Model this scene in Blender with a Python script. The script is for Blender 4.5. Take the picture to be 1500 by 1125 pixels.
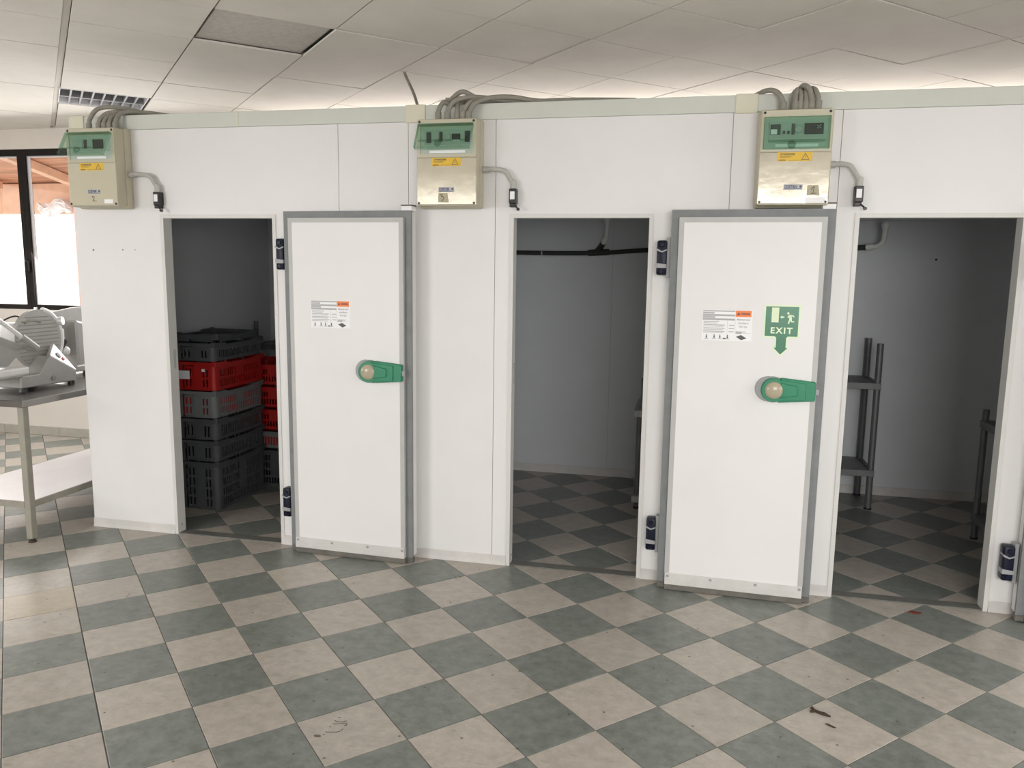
import bpy, bmesh, math, random
from mathutils import Vector, Matrix
random.seed(7)
for o in list(bpy.data.objects): bpy.data.objects.remove(o, do_unlink=True)
scene = bpy.context.scene
COL = scene.collection

# ------------------------------------------------------------------ camera
# axes: X along the cold-room front (right +), Y into the cold rooms, Z up; front face at Y = 0
cd = bpy.data.cameras.new('camera'); cam = bpy.data.objects.new('camera', cd); COL.objects.link(cam)
cd.sensor_width = 36.0; cd.lens = 1149.15/1500*36.0; cd.clip_start = 0.05; cd.clip_end = 200
FW = Vector((-0.21353, 0.96644, -0.14279)); RT = Vector((0.97593, 0.21765, 0.01369)); UP = Vector((-0.04431, 0.13643, 0.98966))
CAM = Vector((0.9003, -4.0944, 1.6297))
M = Matrix((RT, UP, -FW)).transposed().to_4x4(); M.translation = CAM
cam.matrix_world = M
scene.camera = cam

# ------------------------------------------------------------------ world + daylight
w = bpy.data.worlds.new('overcast_sky'); scene.world = w; w.use_nodes = True
bg = w.node_tree.nodes['Background']; bg.inputs['Color'].default_value = (1.0, 0.99, 0.97, 1); bg.inputs['Strength'].default_value = 2.6
def area(name, loc, rot, sx, sy, power, col=(1, 0.97, 0.93), spread=180):
    l = bpy.data.lights.new(name, 'AREA'); l.shape = 'RECTANGLE'; l.size = sx; l.size_y = sy; l.energy = power; l.color = col; l.spread = math.radians(spread)
    o = bpy.data.objects.new(name, l); COL.objects.link(o); o.location = loc; o.rotation_euler = rot
    return o
R = math.radians
# daylight in the window openings: rear wall (behind the photographer), left wall, far wall strip
area('daylight_rear_right', (2.15, -5.55, 1.70), (R(90-20), 0, 0), 2.2, 1.4, 54, (1.0, 0.985, 0.98), 115)
area('daylight_rear_middle', (-1.85, -5.55, 1.80), (R(90-8), 0, 0), 1.8, 1.6, 12, (1.0, 0.96, 0.92))
area('daylight_rear_left', (-3.9, -5.55, 1.70), (R(90-27), 0, R(-16)), 1.5, 1.4, 64, (1.0, 0.985, 0.98), 115)
area('daylight_left', (-6.75, -1.6, 1.75), (R(90-30), 0, R(-90)), 4.8, 1.3, 45, (1.0, 0.99, 0.985), 130)
area('daylight_right', (4.95, -2.6, 1.75), (R(90-30), 0, R(90)), 3.2, 1.3, 54, (1.0, 0.99, 0.985), 130)
area('daylight_far_window', (-4.6, 2.13, 1.90), (R(-(90-26)), 0, 0), 3.4, 1.3, 80, (1.0, 0.98, 0.96))
area('daylight_far_strip', (0.9, 2.15, 2.585), (R(-90), 0, 0), 7.0, 0.17, 36, (1.0, 0.92, 0.86))
scene.view_settings.view_transform = 'Standard'; scene.view_settings.look = 'None'
scene.view_settings.gamma = 1.0; scene.view_settings.use_curve_mapping = False
scene.view_settings.exposure = -0.20

# ------------------------------------------------------------------ materials
def mat(name, col, rough=0.5, metal=0.0, noise=0.0, nscale=8.0, bump=0.0, bscale=60.0, spec=0.5, coat=0.0, stretch=None, col2=None, trans=0.0):
    m = bpy.data.materials.new(name); m.use_nodes = True
    nt = m.node_tree; b = nt.nodes['Principled BSDF']
    b.inputs['Base Color'].default_value = (*col, 1); b.inputs['Roughness'].default_value = rough
    b.inputs['Metallic'].default_value = metal; b.inputs['Specular IOR Level'].default_value = spec
    b.inputs['Coat Weight'].default_value = coat; b.inputs['Coat Roughness'].default_value = 0.05
    if trans: b.inputs['Transmission Weight'].default_value = trans
    geo = nt.nodes.new('ShaderNodeNewGeometry'); vec = geo.outputs['Position']
    if stretch:
        mp = nt.nodes.new('ShaderNodeMapping'); mp.inputs['Scale'].default_value = stretch
        nt.links.new(vec, mp.inputs['Vector']); vec = mp.outputs['Vector']
    if noise > 0:
        n = nt.nodes.new('ShaderNodeTexNoise'); n.inputs['Scale'].default_value = nscale; n.inputs['Detail'].default_value = 6
        n.inputs['Roughness'].default_value = 0.6
        nt.links.new(vec, n.inputs['Vector'])
        r = nt.nodes.new('ShaderNodeValToRGB'); nt.links.new(n.outputs['Fac'], r.inputs['Fac'])
        c2 = col2 if col2 else tuple(c*(1-noise) for c in col)
        r.color_ramp.elements[0].position = 0.32; r.color_ramp.elements[0].color = (*c2, 1)
        r.color_ramp.elements[1].position = 0.68; r.color_ramp.elements[1].color = (*(min(1, c*(1+noise*0.5)) for c in col), 1)
        nt.links.new(r.outputs['Color'], b.inputs['Base Color'])
    if bump > 0:
        n2 = nt.nodes.new('ShaderNodeTexNoise'); n2.inputs['Scale'].default_value = bscale; n2.inputs['Detail'].default_value = 4
        nt.links.new(vec, n2.inputs['Vector'])
        bp = nt.nodes.new('ShaderNodeBump'); bp.inputs['Strength'].default_value = bump; bp.inputs['Distance'].default_value = 0.01
        nt.links.new(n2.outputs['Fac'], bp.inputs['Height']); nt.links.new(bp.outputs['Normal'], b.inputs['Normal'])
    return m

def tile_mat(name, a, b_, dark):
    m = bpy.data.materials.new(name); m.use_nodes = True; nt = m.node_tree; N = nt.nodes; Lk = nt.links
    bs = N['Principled BSDF']
    geo = N.new('ShaderNodeNewGeometry'); oi = N.new('ShaderNodeObjectInfo')
    n = N.new('ShaderNodeTexNoise'); n.inputs['Scale'].default_value = 16; n.inputs['Detail'].default_value = 10; n.inputs['Roughness'].default_value = 0.72
    Lk.new(geo.outputs['Position'], n.inputs['Vector'])
    r = N.new('ShaderNodeValToRGB'); Lk.new(n.outputs['Fac'], r.inputs['Fac'])
    r.color_ramp.elements[0].position = 0.33; r.color_ramp.elements[0].color = (*a, 1)
    r.color_ramp.elements[1].position = 0.66; r.color_ramp.elements[1].color = (*b_, 1)
    # scuffs: thin smears and small dark specks of dirt
    n2 = N.new('ShaderNodeTexNoise'); n2.inputs['Scale'].default_value = 26; n2.inputs['Detail'].default_value = 3
    mp = N.new('ShaderNodeMapping'); mp.inputs['Rotation'].default_value = (0, 0, 0.9); mp.inputs['Scale'].default_value = (0.5, 1.6, 1)
    Lk.new(geo.outputs['Position'], mp.inputs['Vector']); Lk.new(mp.outputs['Vector'], n2.inputs['Vector'])
    r2 = N.new('ShaderNodeValToRGB'); Lk.new(n2.outputs['Fac'], r2.inputs['Fac'])
    r2.color_ramp.elements[0].position = 0.60; r2.color_ramp.elements[0].color = (0, 0, 0, 1)
    r2.color_ramp.elements[1].position = 0.80; r2.color_ramp.elements[1].color = (0.42, 0.42, 0.42, 1)
    mx = N.new('ShaderNodeMix'); mx.data_type = 'RGBA'; Lk.new(r2.outputs['Color'], mx.inputs['Factor'])
    Lk.new(r.outputs['Color'], mx.inputs['A']); mx.inputs['B'].default_value = (*dark, 1)
    v = N.new('ShaderNodeTexVoronoi'); v.voronoi_dimensions = '2D'; v.inputs['Scale'].default_value = 3.4; Lk.new(geo.outputs['Position'], v.inputs['Vector'])
    r3 = N.new('ShaderNodeValToRGB'); Lk.new(v.outputs['Distance'], r3.inputs['Fac'])
    r3.color_ramp.elements[0].position = 0.010; r3.color_ramp.elements[0].color = (0.85, 0.85, 0.85, 1)
    r3.color_ramp.elements[1].position = 0.022; r3.color_ramp.elements[1].color = (0, 0, 0, 1)
    mx2 = N.new('ShaderNodeMix'); mx2.data_type = 'RGBA'; Lk.new(r3.outputs['Color'], mx2.inputs['Factor'])
    Lk.new(mx.outputs['Result'], mx2.inputs['A']); mx2.inputs['B'].default_value = (0.06, 0.05, 0.04, 1)
    hs = N.new('ShaderNodeHueSaturation'); Lk.new(mx2.outputs['Result'], hs.inputs['Color'])
    ma = N.new('ShaderNodeMath'); ma.operation = 'MULTIPLY_ADD'; Lk.new(oi.outputs['Random'], ma.inputs[0]); ma.inputs[1].default_value = 0.12; ma.inputs[2].default_value = 0.94
    Lk.new(ma.outputs[0], hs.inputs['Value'])
    Lk.new(hs.outputs['Color'], bs.inputs['Base Color'])
    rr = N.new('ShaderNodeMath'); rr.operation = 'MULTIPLY_ADD'; Lk.new(n.outputs['Fac'], rr.inputs[0]); rr.inputs[1].default_value = 0.25; rr.inputs[2].default_value = 0.20
    Lk.new(rr.outputs[0], bs.inputs['Roughness']); bs.inputs['Specular IOR Level'].default_value = 0.42
    bp = N.new('ShaderNodeBump'); bp.inputs['Strength'].default_value = 0.08; bp.inputs['Distance'].default_value = 0.004
    Lk.new(n.outputs['Fac'], bp.inputs['Height']); Lk.new(bp.outputs['Normal'], bs.inputs['Normal'])
    return m

def clear_mat(name, tint, fac, rough=0.03):
    m = bpy.data.materials.new(name); m.use_nodes = True; nt = m.node_tree; N = nt.nodes
    N.remove(N['Principled BSDF']); out = N['Material Output']
    t = N.new('ShaderNodeBsdfTransparent'); t.inputs['Color'].default_value = (*tint, 1)
    g = N.new('ShaderNodeBsdfGlossy'); g.inputs['Roughness'].default_value = rough
    fr = N.new('ShaderNodeLayerWeight'); fr.inputs['Blend'].default_value = 0.5
    pw = N.new('ShaderNodeMath'); pw.operation = 'POWER'; pw.inputs[1].default_value = 4.0; nt.links.new(fr.outputs['Facing'], pw.inputs[0])
    ma = N.new('ShaderNodeMath'); ma.operation = 'MULTIPLY_ADD'; ma.inputs[1].default_value = 0.6; ma.inputs[2].default_value = fac
    nt.links.new(pw.outputs[0], ma.inputs[0])
    mx = N.new('ShaderNodeMixShader'); nt.links.new(ma.outputs[0], mx.inputs[0])
    nt.links.new(t.outputs[0], mx.inputs[1]); nt.links.new(g.outputs[0], mx.inputs[2]); nt.links.new(mx.outputs[0], out.inputs[0])
    return m

MT = dict(
 tile_light=tile_mat('tile_light', (0.355, 0.318, 0.277), (0.485, 0.443, 0.392), (0.17, 0.14, 0.11)),
 tile_dark=tile_mat('tile_dark', (0.135, 0.148, 0.132), (0.23, 0.247, 0.225), (0.07, 0.07, 0.055)),
 tile_odd=tile_mat('tile_odd', (0.36, 0.31, 0.235), (0.47, 0.41, 0.32), (0.2, 0.16, 0.11)),
 grout=mat('grout', (0.13, 0.115, 0.10), 0.85, noise=0.3, nscale=20),
 joint=mat('joint', (0.075, 0.068, 0.06), 0.8),
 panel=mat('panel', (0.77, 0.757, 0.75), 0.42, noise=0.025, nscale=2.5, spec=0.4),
 panel_in=mat('panel_in', (0.665, 0.68, 0.70), 0.42, noise=0.04, nscale=2.5, spec=0.4),  # same white panel, greyer and bluer: the rooms' shade put into the colour
 core=mat('core', (0.50, 0.49, 0.47), 0.8),
 trim=mat('trim', (0.60, 0.615, 0.56), 0.45, noise=0.03, nscale=3),
 skirt=mat('skirt', (0.62, 0.60, 0.575), 0.5, noise=0.08, nscale=10),
 cap=mat('cap', (0.68, 0.65, 0.52), 0.5, noise=0.03),
 frame=mat('frame', (0.66, 0.65, 0.625), 0.40, noise=0.03),
 alu=mat('alu', (0.47, 0.465, 0.455), 0.45, metal=0.0, noise=0.05, nscale=14),
 gasket=mat('gasket', (0.205, 0.215, 0.218), 0.55, noise=0.12, nscale=12),
 rubber=mat('rubber', (0.15, 0.14, 0.12), 0.7, noise=0.25, nscale=14),
 navy=mat('navy', (0.006, 0.008, 0.022), 0.38, spec=0.25),
 hgrey=mat('hgrey', (0.33, 0.335, 0.34), 0.4),
 green=mat('green', (0.012, 0.215, 0.105), 0.38, noise=0.06, nscale=20),
 cream=mat('cream', (0.43, 0.375, 0.275), 0.2),
 signgreen=mat('signgreen', (0.010, 0.165, 0.075), 0.30, noise=0.15, nscale=12),
 signlight=mat('signlight', (0.72, 0.83, 0.58), 0.45),
 paper=mat('paper', (0.86, 0.85, 0.86), 0.5),
 ink=mat('ink', (0.10, 0.10, 0.10), 0.6),
 inkgrey=mat('inkgrey', (0.42, 0.42, 0.43), 0.6),
 orange=mat('orange', (0.86, 0.21, 0.045), 0.45),
 beige=mat('beige', (0.50, 0.46, 0.345), 0.42, noise=0.04, nscale=8, spec=0.45),
 beigelid=mat('beigelid', (0.55, 0.505, 0.385), 0.30, noise=0.03, nscale=8, coat=0.3),
 glosslid=mat('glosslid', (0.62, 0.57, 0.46), 0.14, metal=0.5, noise=0.05, nscale=6, coat=0.6, bump=0.12, bscale=7),
 yellow=mat('yellow', (0.75, 0.47, 0.035), 0.45),
 module=mat('module', (0.42, 0.46, 0.42), 0.5),
 modplate=mat('modplate', (0.46, 0.50, 0.45), 0.5),
 black=mat('black', (0.012, 0.012, 0.012), 0.35),
 screen=mat('screen', (0.012, 0.013, 0.014), 0.12),
 conduit=mat('conduit', (0.27, 0.255, 0.215), 0.55, noise=0.1, nscale=30),
 conduitlight=mat('conduitlight', (0.45, 0.44, 0.41), 0.5, noise=0.06, nscale=30),
 ceil_tile=mat('ceil_tile', (0.70, 0.665, 0.61), 0.85, noise=0.07, nscale=2.2, bump=0.12, bscale=90),
 ceil_dark=mat('ceil_dark', (0.56, 0.53, 0.49), 0.9, noise=0.12, nscale=30, bump=0.2, bscale=120),
 ceil_bar=mat('ceil_bar', (0.22, 0.205, 0.185), 0.7),
 wall=mat('wall', (0.76, 0.71, 0.655), 0.8, noise=0.05, nscale=2, bump=0.05, bscale=80),
 marble=mat('marble', (0.46, 0.44, 0.385), 0.45, noise=0.12, nscale=9),
 winframe=mat('winframe', (0.014, 0.010, 0.009), 0.6, noise=0.2, nscale=14, spec=0.2),
 winlight=mat('winlight', (0.70, 0.66, 0.68), 0.4),
 glass=clear_mat('glass', (0.985, 0.99, 0.985), 0.02),
 greencover=clear_mat('greencover', (0.775, 0.885, 0.825), 0.06, 0.05),
 wood_shaded=mat('wood_shaded', (0.52, 0.26, 0.15), 0.7, noise=0.45, nscale=3, stretch=(0.6, 5, 1), col2=(0.30, 0.13, 0.07)),  # canopy timber, its underside shade put into the colour
 wood_lit=mat('wood_lit', (0.80, 0.50, 0.34), 0.7, noise=0.25, nscale=3),  # same timber, brighter: the daylight on it is put into the colour
 pinkpost=mat('pinkpost', (0.80, 0.55, 0.50), 0.8, noise=0.1, nscale=10),
 ground=mat('ground', (0.80, 0.79, 0.77), 0.9, noise=0.05),
 steel=mat('steel', (0.55, 0.55, 0.545), 0.32, metal=0.85, noise=0.08, nscale=6),
 steeltop=mat('steeltop', (0.30, 0.29, 0.28), 0.26, metal=0.9, noise=0.1, nscale=5),
 castalu=mat('castalu', (0.42, 0.41, 0.395), 0.42, metal=0.4, noise=0.06, nscale=10),
 bright=mat('bright', (0.80, 0.79, 0.78), 0.28, metal=0.25),
 leggrey=mat('leggrey', (0.30, 0.285, 0.235), 0.5, noise=0.1, nscale=14),
 shelfwhite=mat('shelfwhite', (0.72, 0.685, 0.70), 0.28, noise=0.05, nscale=5),
 rackgrey=mat('rackgrey', (0.17, 0.175, 0.175), 0.45, metal=0.3, noise=0.12, nscale=16),
 racklight=mat('racklight', (0.40, 0.40, 0.39), 0.5),
 crategrey=mat('crategrey', (0.088, 0.095, 0.100), 0.5, noise=0.12, nscale=10),
 cratelight=mat('cratelight', (0.20, 0.215, 0.218), 0.5, noise=0.1, nscale=10),
 cratered=mat('cratered', (0.46, 0.014, 0.012), 0.45, noise=0.1, nscale=10),
 darkpipe=mat('darkpipe', (0.03, 0.032, 0.03), 0.7, noise=0.2, nscale=20),
 whitepvc=mat('whitepvc', (0.80, 0.80, 0.77), 0.45),
 threshold=mat('threshold', (0.17, 0.17, 0.155), 0.5, metal=0.2, noise=0.15, nscale=10),
 leafbrown=mat('leafbrown', (0.055, 0.035, 0.02), 0.8, noise=0.3, nscale=60),
 leafred=mat('leafred', (0.16, 0.035, 0.02), 0.8, noise=0.3, nscale=60),
 dirt=mat('dirt', (0.16, 0.135, 0.10), 0.9),
 louvre=mat('louvre', (0.20, 0.20, 0.205), 0.5), reflector=mat('reflector', (0.78, 0.78, 0.80), 0.4),
 brownstrip=mat('brownstrip', (0.10, 0.065, 0.05), 0.5),
 handwriting=mat('handwriting', (0.05, 0.035, 0.025), 0.6),
 tape=mat('tape', (0.44, 0.405, 0.29), 0.6),
 blue=mat('blue', (0.03, 0.05, 0.16), 0.4),
 red=mat('red', (0.6, 0.06, 0.06), 0.4),
)

# ------------------------------------------------------------------ mesh helpers
class MB:
    def __init__(s): s.bm = bmesh.new()
    def box(s, x0, x1, y0, y1, z0, z1, bev=0.0, seg=1):
        t = bmesh.new()
        bmesh.ops.create_cube(t, size=1)
        for v in t.verts:
            v.co = Vector(((x0+x1)/2+v.co.x*(x1-x0), (y0+y1)/2+v.co.y*(y1-y0), (z0+z1)/2+v.co.z*(z1-z0)))
        if bev > 0: bmesh.ops.bevel(t, geom=t.edges[:], offset=bev, segments=seg, affect='EDGES', profile=0.5)
        s._add(t); return s
    def _add(s, t):
        me = bpy.data.meshes.new('tmp'); t.to_mesh(me); t.free(); s.bm.from_mesh(me); bpy.data.meshes.remove(me)
    def prism(s, pts, axis, a0, a1, bev=0.0):
        # pts: 2-D outline; axis 'x' -> (y,z) outline extruded along x; 'y' -> (x,z); 'z' -> (x,y)
        t = bmesh.new()
        def P(p, a):
            return {'x': (a, p[0], p[1]), 'y': (p[0], a, p[1]), 'z': (p[0], p[1], a)}[axis]
        A = [t.verts.new(P(p, a0)) for p in pts]; B = [t.verts.new(P(p, a1)) for p in pts]
        n = len(pts)
        t.faces.new(A); t.faces.new(B[::-1])
        for i in range(n): t.faces.new((A[i], B[i], B[(i+1) % n], A[(i+1) % n]))
        bmesh.ops.recalc_face_normals(t, faces=t.faces[:])
        if bev > 0: bmesh.ops.bevel(t, geom=t.edges[:], offset=bev, segments=1, affect='EDGES')
        s._add(t); return s
    def cyl(s, p0, p1, r0, r1=None, n=16):
        r1 = r0 if r1 is None else r1
        p0, p1 = Vector(p0), Vector(p1); d = p1-p0
        t = bmesh.new()
        bmesh.ops.create_cone(t, cap_ends=True, segments=n, radius1=r0, radius2=r1, depth=d.length)
        q = d.to_track_quat('Z', 'Y').to_matrix().to_4x4(); q.translation = (p0+p1)/2
        bmesh.ops.transform(t, matrix=q, verts=t.verts[:]); s._add(t); return s
    def dome(s, c, r, h, axis=(0, -1, 0), n=20, m=6):
        t = bmesh.new(); rings = []
        for i in range(m):
            a = i/m*math.pi/2; rings.append([t.verts.new((math.cos(a)*r*math.cos(k*2*math.pi/n), math.cos(a)*r*math.sin(k*2*math.pi/n), math.sin(a)*h)) for k in range(n)])
        top = t.verts.new((0, 0, h))
        for i in range(m-1):
            for k in range(n): t.faces.new((rings[i][k], rings[i][(k+1) % n], rings[i+1][(k+1) % n], rings[i+1][k]))
        for k in range(n): t.faces.new((rings[-1][k], rings[-1][(k+1) % n], top))
        t.faces.new(rings[0][::-1])
        q = Vector(axis).to_track_quat('Z', 'Y').to_matrix().to_4x4(); q.translation = Vector(c)
        bmesh.ops.transform(t, matrix=q, verts=t.verts[:]); s._add(t); return s
    def tube(s, pts, r, n=10, smooth=6, ridges=0.0):
        P = [Vector(p) for p in pts]
        if smooth > 1 and len(P) > 2:
            Q = []
            for i in range(len(P)-1):
                a, b, c, d = P[max(i-1, 0)], P[i], P[i+1], P[min(i+2, len(P)-1)]
                for k in range(smooth):
                    u = k/smooth
                    Q.append(0.5*((2*b)+(c-a)*u+(2*a-5*b+4*c-d)*u*u+(3*b-a-3*c+d)*u**3))
            Q.append(P[-1]); P = Q
        t = bmesh.new(); rings = []; prev = None
        for i, p in enumerate(P):
            d = (P[min(i+1, len(P)-1)]-P[max(i-1, 0)]).normalized()
            if prev is None: nrm = d.orthogonal().normalized()
            else:
                nrm = (prev-d*prev.dot(d)).normalized()
            prev = nrm; bn = d.cross(nrm)
            rr = r*(1+ridges*(1 if i % 2 else -1))
            rings.append([t.verts.new(p+rr*(math.cos(k*2*math.pi/n)*nrm+math.sin(k*2*math.pi/n)*bn)) for k in range(n)])
        for i in range(len(rings)-1):
            for k in range(n): t.faces.new((rings[i][k], rings[i][(k+1) % n], rings[i+1][(k+1) % n], rings[i+1][k]))
        t.faces.new(rings[0][::-1]); t.faces.new(rings[-1])
        bmesh.ops.recalc_face_normals(t, faces=t.faces[:])
        s._add(t); return s
    def holes(s, org, u, n, u0, u1, z0, z1, t, holes):
        # a wall along u with real rectangular holes [(ua,ub,za,zb)], thickness t along n
        us = sorted({u0, u1, *[h[0] for h in holes], *[h[1] for h in holes]}); zs = sorted({z0, z1, *[h[2] for h in holes], *[h[3] for h in holes]})
        org = Vector(org); u = Vector(u); n = Vector(n)
        def solid(a, b, c, d):
            mu, mz = (a+b)/2, (c+d)/2
            return not any(h[0] < mu < h[1] and h[2] < mz < h[3] for h in holes)
        for j in range(len(zs)-1):
            i = 0
            while i < len(us)-1:
                if not solid(us[i], us[i+1], zs[j], zs[j+1]): i += 1; continue
                k = i
                while k+1 < len(us)-1 and solid(us[k+1], us[k+2], zs[j], zs[j+1]): k += 1
                c = [org+u*a+n*b+Vector((0, 0, z)) for z in (zs[j], zs[j+1]) for b in (0, t) for a in (us[i], us[k+1])]
                V = [s.bm.verts.new(p) for p in c]
                for f in ((0, 1, 3, 2), (4, 6, 7, 5), (0, 4, 5, 1), (2, 3, 7, 6), (0, 2, 6, 4), (1, 5, 7, 3)): s.bm.faces.new([V[q] for q in f])
                i = k+1
        return s
    def build(s, name, material, parent=None, smooth=False, mesh_only=False):
        bmesh.ops.recalc_face_normals(s.bm, faces=s.bm.faces[:])
        me = bpy.data.meshes.new(name); s.bm.to_mesh(me); s.bm.free()
        me.materials.append(MT[material])
        if smooth:
            for p in me.polygons: p.use_smooth = True
            try: me.set_sharp_from_angle(angle=math.radians(35))
            except Exception: pass
        if mesh_only: return me
        return link(name, me, parent)
def link(name, me, parent=None):
    o = bpy.data.objects.new(name, me); COL.objects.link(o)
    if parent is not None: o.parent = parent
    return o
def tag(o, label, cat, group=None):
    o['label'] = label; o['category'] = cat
    if group: o['group'] = group
    return o
def struct(o, label=None, cat=None):
    o['kind'] = 'structure'
    if label: o['label'] = label
    if cat: o['category'] = cat
    return o
def thing(name, loc, label, cat, group=None, rz=0.0):
    o = bpy.data.objects.new(name, None); COL.objects.link(o); o.empty_display_size = 0.1
    o.location = loc; o.rotation_euler = (0, 0, rz)
    return tag(o, label, cat, group)
def copy_tree(o, parent=None):
    c = o.copy(); COL.objects.link(c); c.parent = parent
    for ch in list(o.children): copy_tree(ch, c)
    return c
def text(name, s, size, x, y, z, material, parent, align='LEFT', sx=1.0, bold=0.0, depth=0.0003, space=1.0):
    cu = bpy.data.curves.new(name, 'FONT'); cu.body = s; cu.size = size; cu.align_x = align; cu.extrude = depth; cu.offset = bold; cu.resolution_u = 3; cu.space_character = space
    t = bpy.data.objects.new('t', cu); COL.objects.link(t)
    bpy.context.view_layer.update()
    me = bpy.data.meshes.new_from_object(t)
    bpy.data.objects.remove(t, do_unlink=True); bpy.data.curves.remove(cu)
    for v in me.vertices: v.co = Vector((x+v.co.x*sx, y-v.co.z, z+v.co.y))
    me.materials.clear(); me.materials.append(MT[material]); me.name = name
    return link(name, me, parent)
def clip_poly(poly, x0, x1, y0, y1):
    def cl(P, f, inter):
        out = []
        for i in range(len(P)):
            a, b = P[i-1], P[i]
            if f(b):
                if not f(a): out.append(inter(a, b))
                out.append(b)
            elif f(a): out.append(inter(a, b))
        return out
    for ax, v, sg in ((0, x0, 1), (0, x1, -1), (1, y0, 1), (1, y1, -1)):
        if not poly: break
        f = lambda p: sg*(p[ax]-v) >= 0
        def it(a, b):
            t = (v-a[ax])/(b[ax]-a[ax]); return (a[0]+t*(b[0]-a[0]), a[1]+t*(b[1]-a[1]))
        poly = cl(poly, f, it)
    return poly
def proj(p):
    d = Vector(p)-CAM; z = d.dot(FW)
    if z <= 0.05: return None
    return (750+1149.15*d.dot(RT)/z, 562.5-1149.15*d.dot(UP)/z, z)

# ------------------------------------------------------------------ room shell
RX0, RX1, RY0, RY1, RH = -6.8, 5.0, -5.6, 2.18, 2.851
OPEN = [(-2.095, -1.393), (-0.010, 0.699), (1.682, 2.392)]
CX0, CX1, CY1, CTOP, OTOP = -2.69, 3.32, 2.165, 2.485, 1.908

# floor: slab + single tiles laid on the diagonal
floor = struct(MB().box(RX0, RX1, RY0, RY1, -0.12, -0.0022).build('floor', 'grout'), 'floor of beige and grey-green checkered tiles laid on the diagonal', 'floor')
T = 0.30; q = math.sqrt(0.5)
FO = (-0.4142, -1.6852); FU = (q*T, q*T); FV = (q*T, -q*T)
def tile_mesh(name, material, x0, x1, h):
    t = bmesh.new(); g = 0.0014; top = 0.0009
    B = [(x0, -h), (x1, -h), (x1, h), (x0, h)]
    lo = [t.verts.new((a, b, -0.0075)) for a, b in B]; mi = [t.verts.new((a, b, -top)) for a, b in B]
    hi = [t.verts.new((a-g*(1 if a > 0 else -1), b-g*(1 if b > 0 else -1), 0)) for a, b in B]
    for r0, r1 in ((lo, mi), (mi, hi)):
        for k in range(4): t.faces.new((r0[k], r0[(k+1) % 4], r1[(k+1) % 4], r1[k]))
    t.faces.new(hi)
    me = bpy.data.meshes.new(name); t.to_mesh(me); t.free(); me.materials.append(MT[material]); return me
HT = T/2-0.0016
TM = {(c, e): tile_mesh('floor_tile', c, -HT, HT-(0.0016 if e else 0), HT) for c in ('tile_light', 'tile_dark', 'tile_odd') for e in (0, 1)}
cells = []; rest = []
for i in range(-40, 45):
    for j in range(-40, 45):
        cx = FO[0]+(i+.5)*FU[0]+(j+.5)*FV[0]; cy = FO[1]+(i+.5)*FU[1]+(j+.5)*FV[1]
        if not (RX0-0.3 < cx < RX1+0.3 and RY0-0.3 < cy < RY1+0.3): continue
        c = 'tile_light' if (i+j) % 2 == 0 else 'tile_dark'
        if (i, j) == (-3, -6): c = 'tile_odd'
        inside = RX0+0.22 < cx < RX1-0.22 and RY0+0.22 < cy < RY1-0.22
        p = proj((cx, cy, 0)); vis = False
        if inside and p and -45 < p[0] < 1545 and p[1] < 1190:
            vis = True
            if cy > 0.15:     # only seen through a doorway or past the left corner
                t = (0-CAM.y)/(cy-CAM.y); xw = CAM.x+(cx-CAM.x)*t
                vis = any(a-0.06 < xw < b+0.06 for a, b in OPEN) or xw < CX0+0.02
        (cells if vis else rest).append((p[2] if p else 99, i, j, cx, cy, c))
cells.sort(); rest += cells[300:]; cells = cells[:300]
for z, i, j, cx, cy, c in cells:
    o = link('floor_tile', TM[(c, 1 if i == -3 else 0)], floor); o.location = (cx, cy, random.uniform(-0.0004, 0.0003)); o.rotation_euler = (0, 0, R(45))
for c in ('tile_light', 'tile_dark', 'tile_odd'):
    mb = bmesh.new()
    for z, i, j, cx, cy, cc in rest:
        if cc != c: continue
        k = HT*math.sqrt(2)
        P = clip_poly([(cx-k, cy), (cx, cy-k), (cx+k, cy), (cx, cy+k)], RX0, RX1, RY0, RY1)
        if len(P) < 3: continue
        A = [mb.verts.new((x, y, -0.004)) for x, y in P]; B = [mb.verts.new((x, y, 0)) for x, y in P]
        mb.faces.new(B)
        for n in range(len(P)): mb.faces.new((A[n], A[(n+1) % len(P)], B[(n+1) % len(P)], B[n]))
    if len(mb.faces):
        me = bpy.data.meshes.new('floor_tiling'); mb.to_mesh(me); me.materials.append(MT[c])
        o = link('floor_tiling', me, floor); o['kind'] = 'stuff'
    mb.free()

# ceiling: soffit above, hung tiles 60 x 60 on bars, diagonal to the cold rooms
ceiling = struct(MB().box(RX0, RX1, RY0, RY1, 2.96, 3.06).build('ceiling', 'ceil_bar'), 'suspended ceiling of square mineral tiles laid on the diagonal', 'ceiling')
ca = R(43.5); CU = (0.6*math.cos(ca), 0.6*math.sin(ca)); CV = (-0.6*math.sin(ca), 0.6*math.cos(ca)); CO = (-1.810, -0.945)
hc = 0.2958; tm = MB().box(-hc, hc, -hc, hc, 0, 0.011).build('ceiling_tile', 'ceil_tile', mesh_only=True)
tma = MB().box(-hc+0.015, hc, -hc, hc, 0, 0.011).build('ceiling_tile', 'ceil_tile', mesh_only=True); tmb = MB().box(-hc, hc-0.015, -hc, hc, 0, 0.011).build('ceiling_tile', 'ceil_tile', mesh_only=True)
FIX = (0, 4); DARK = (1, 0)
crest = bmesh.new()
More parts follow.
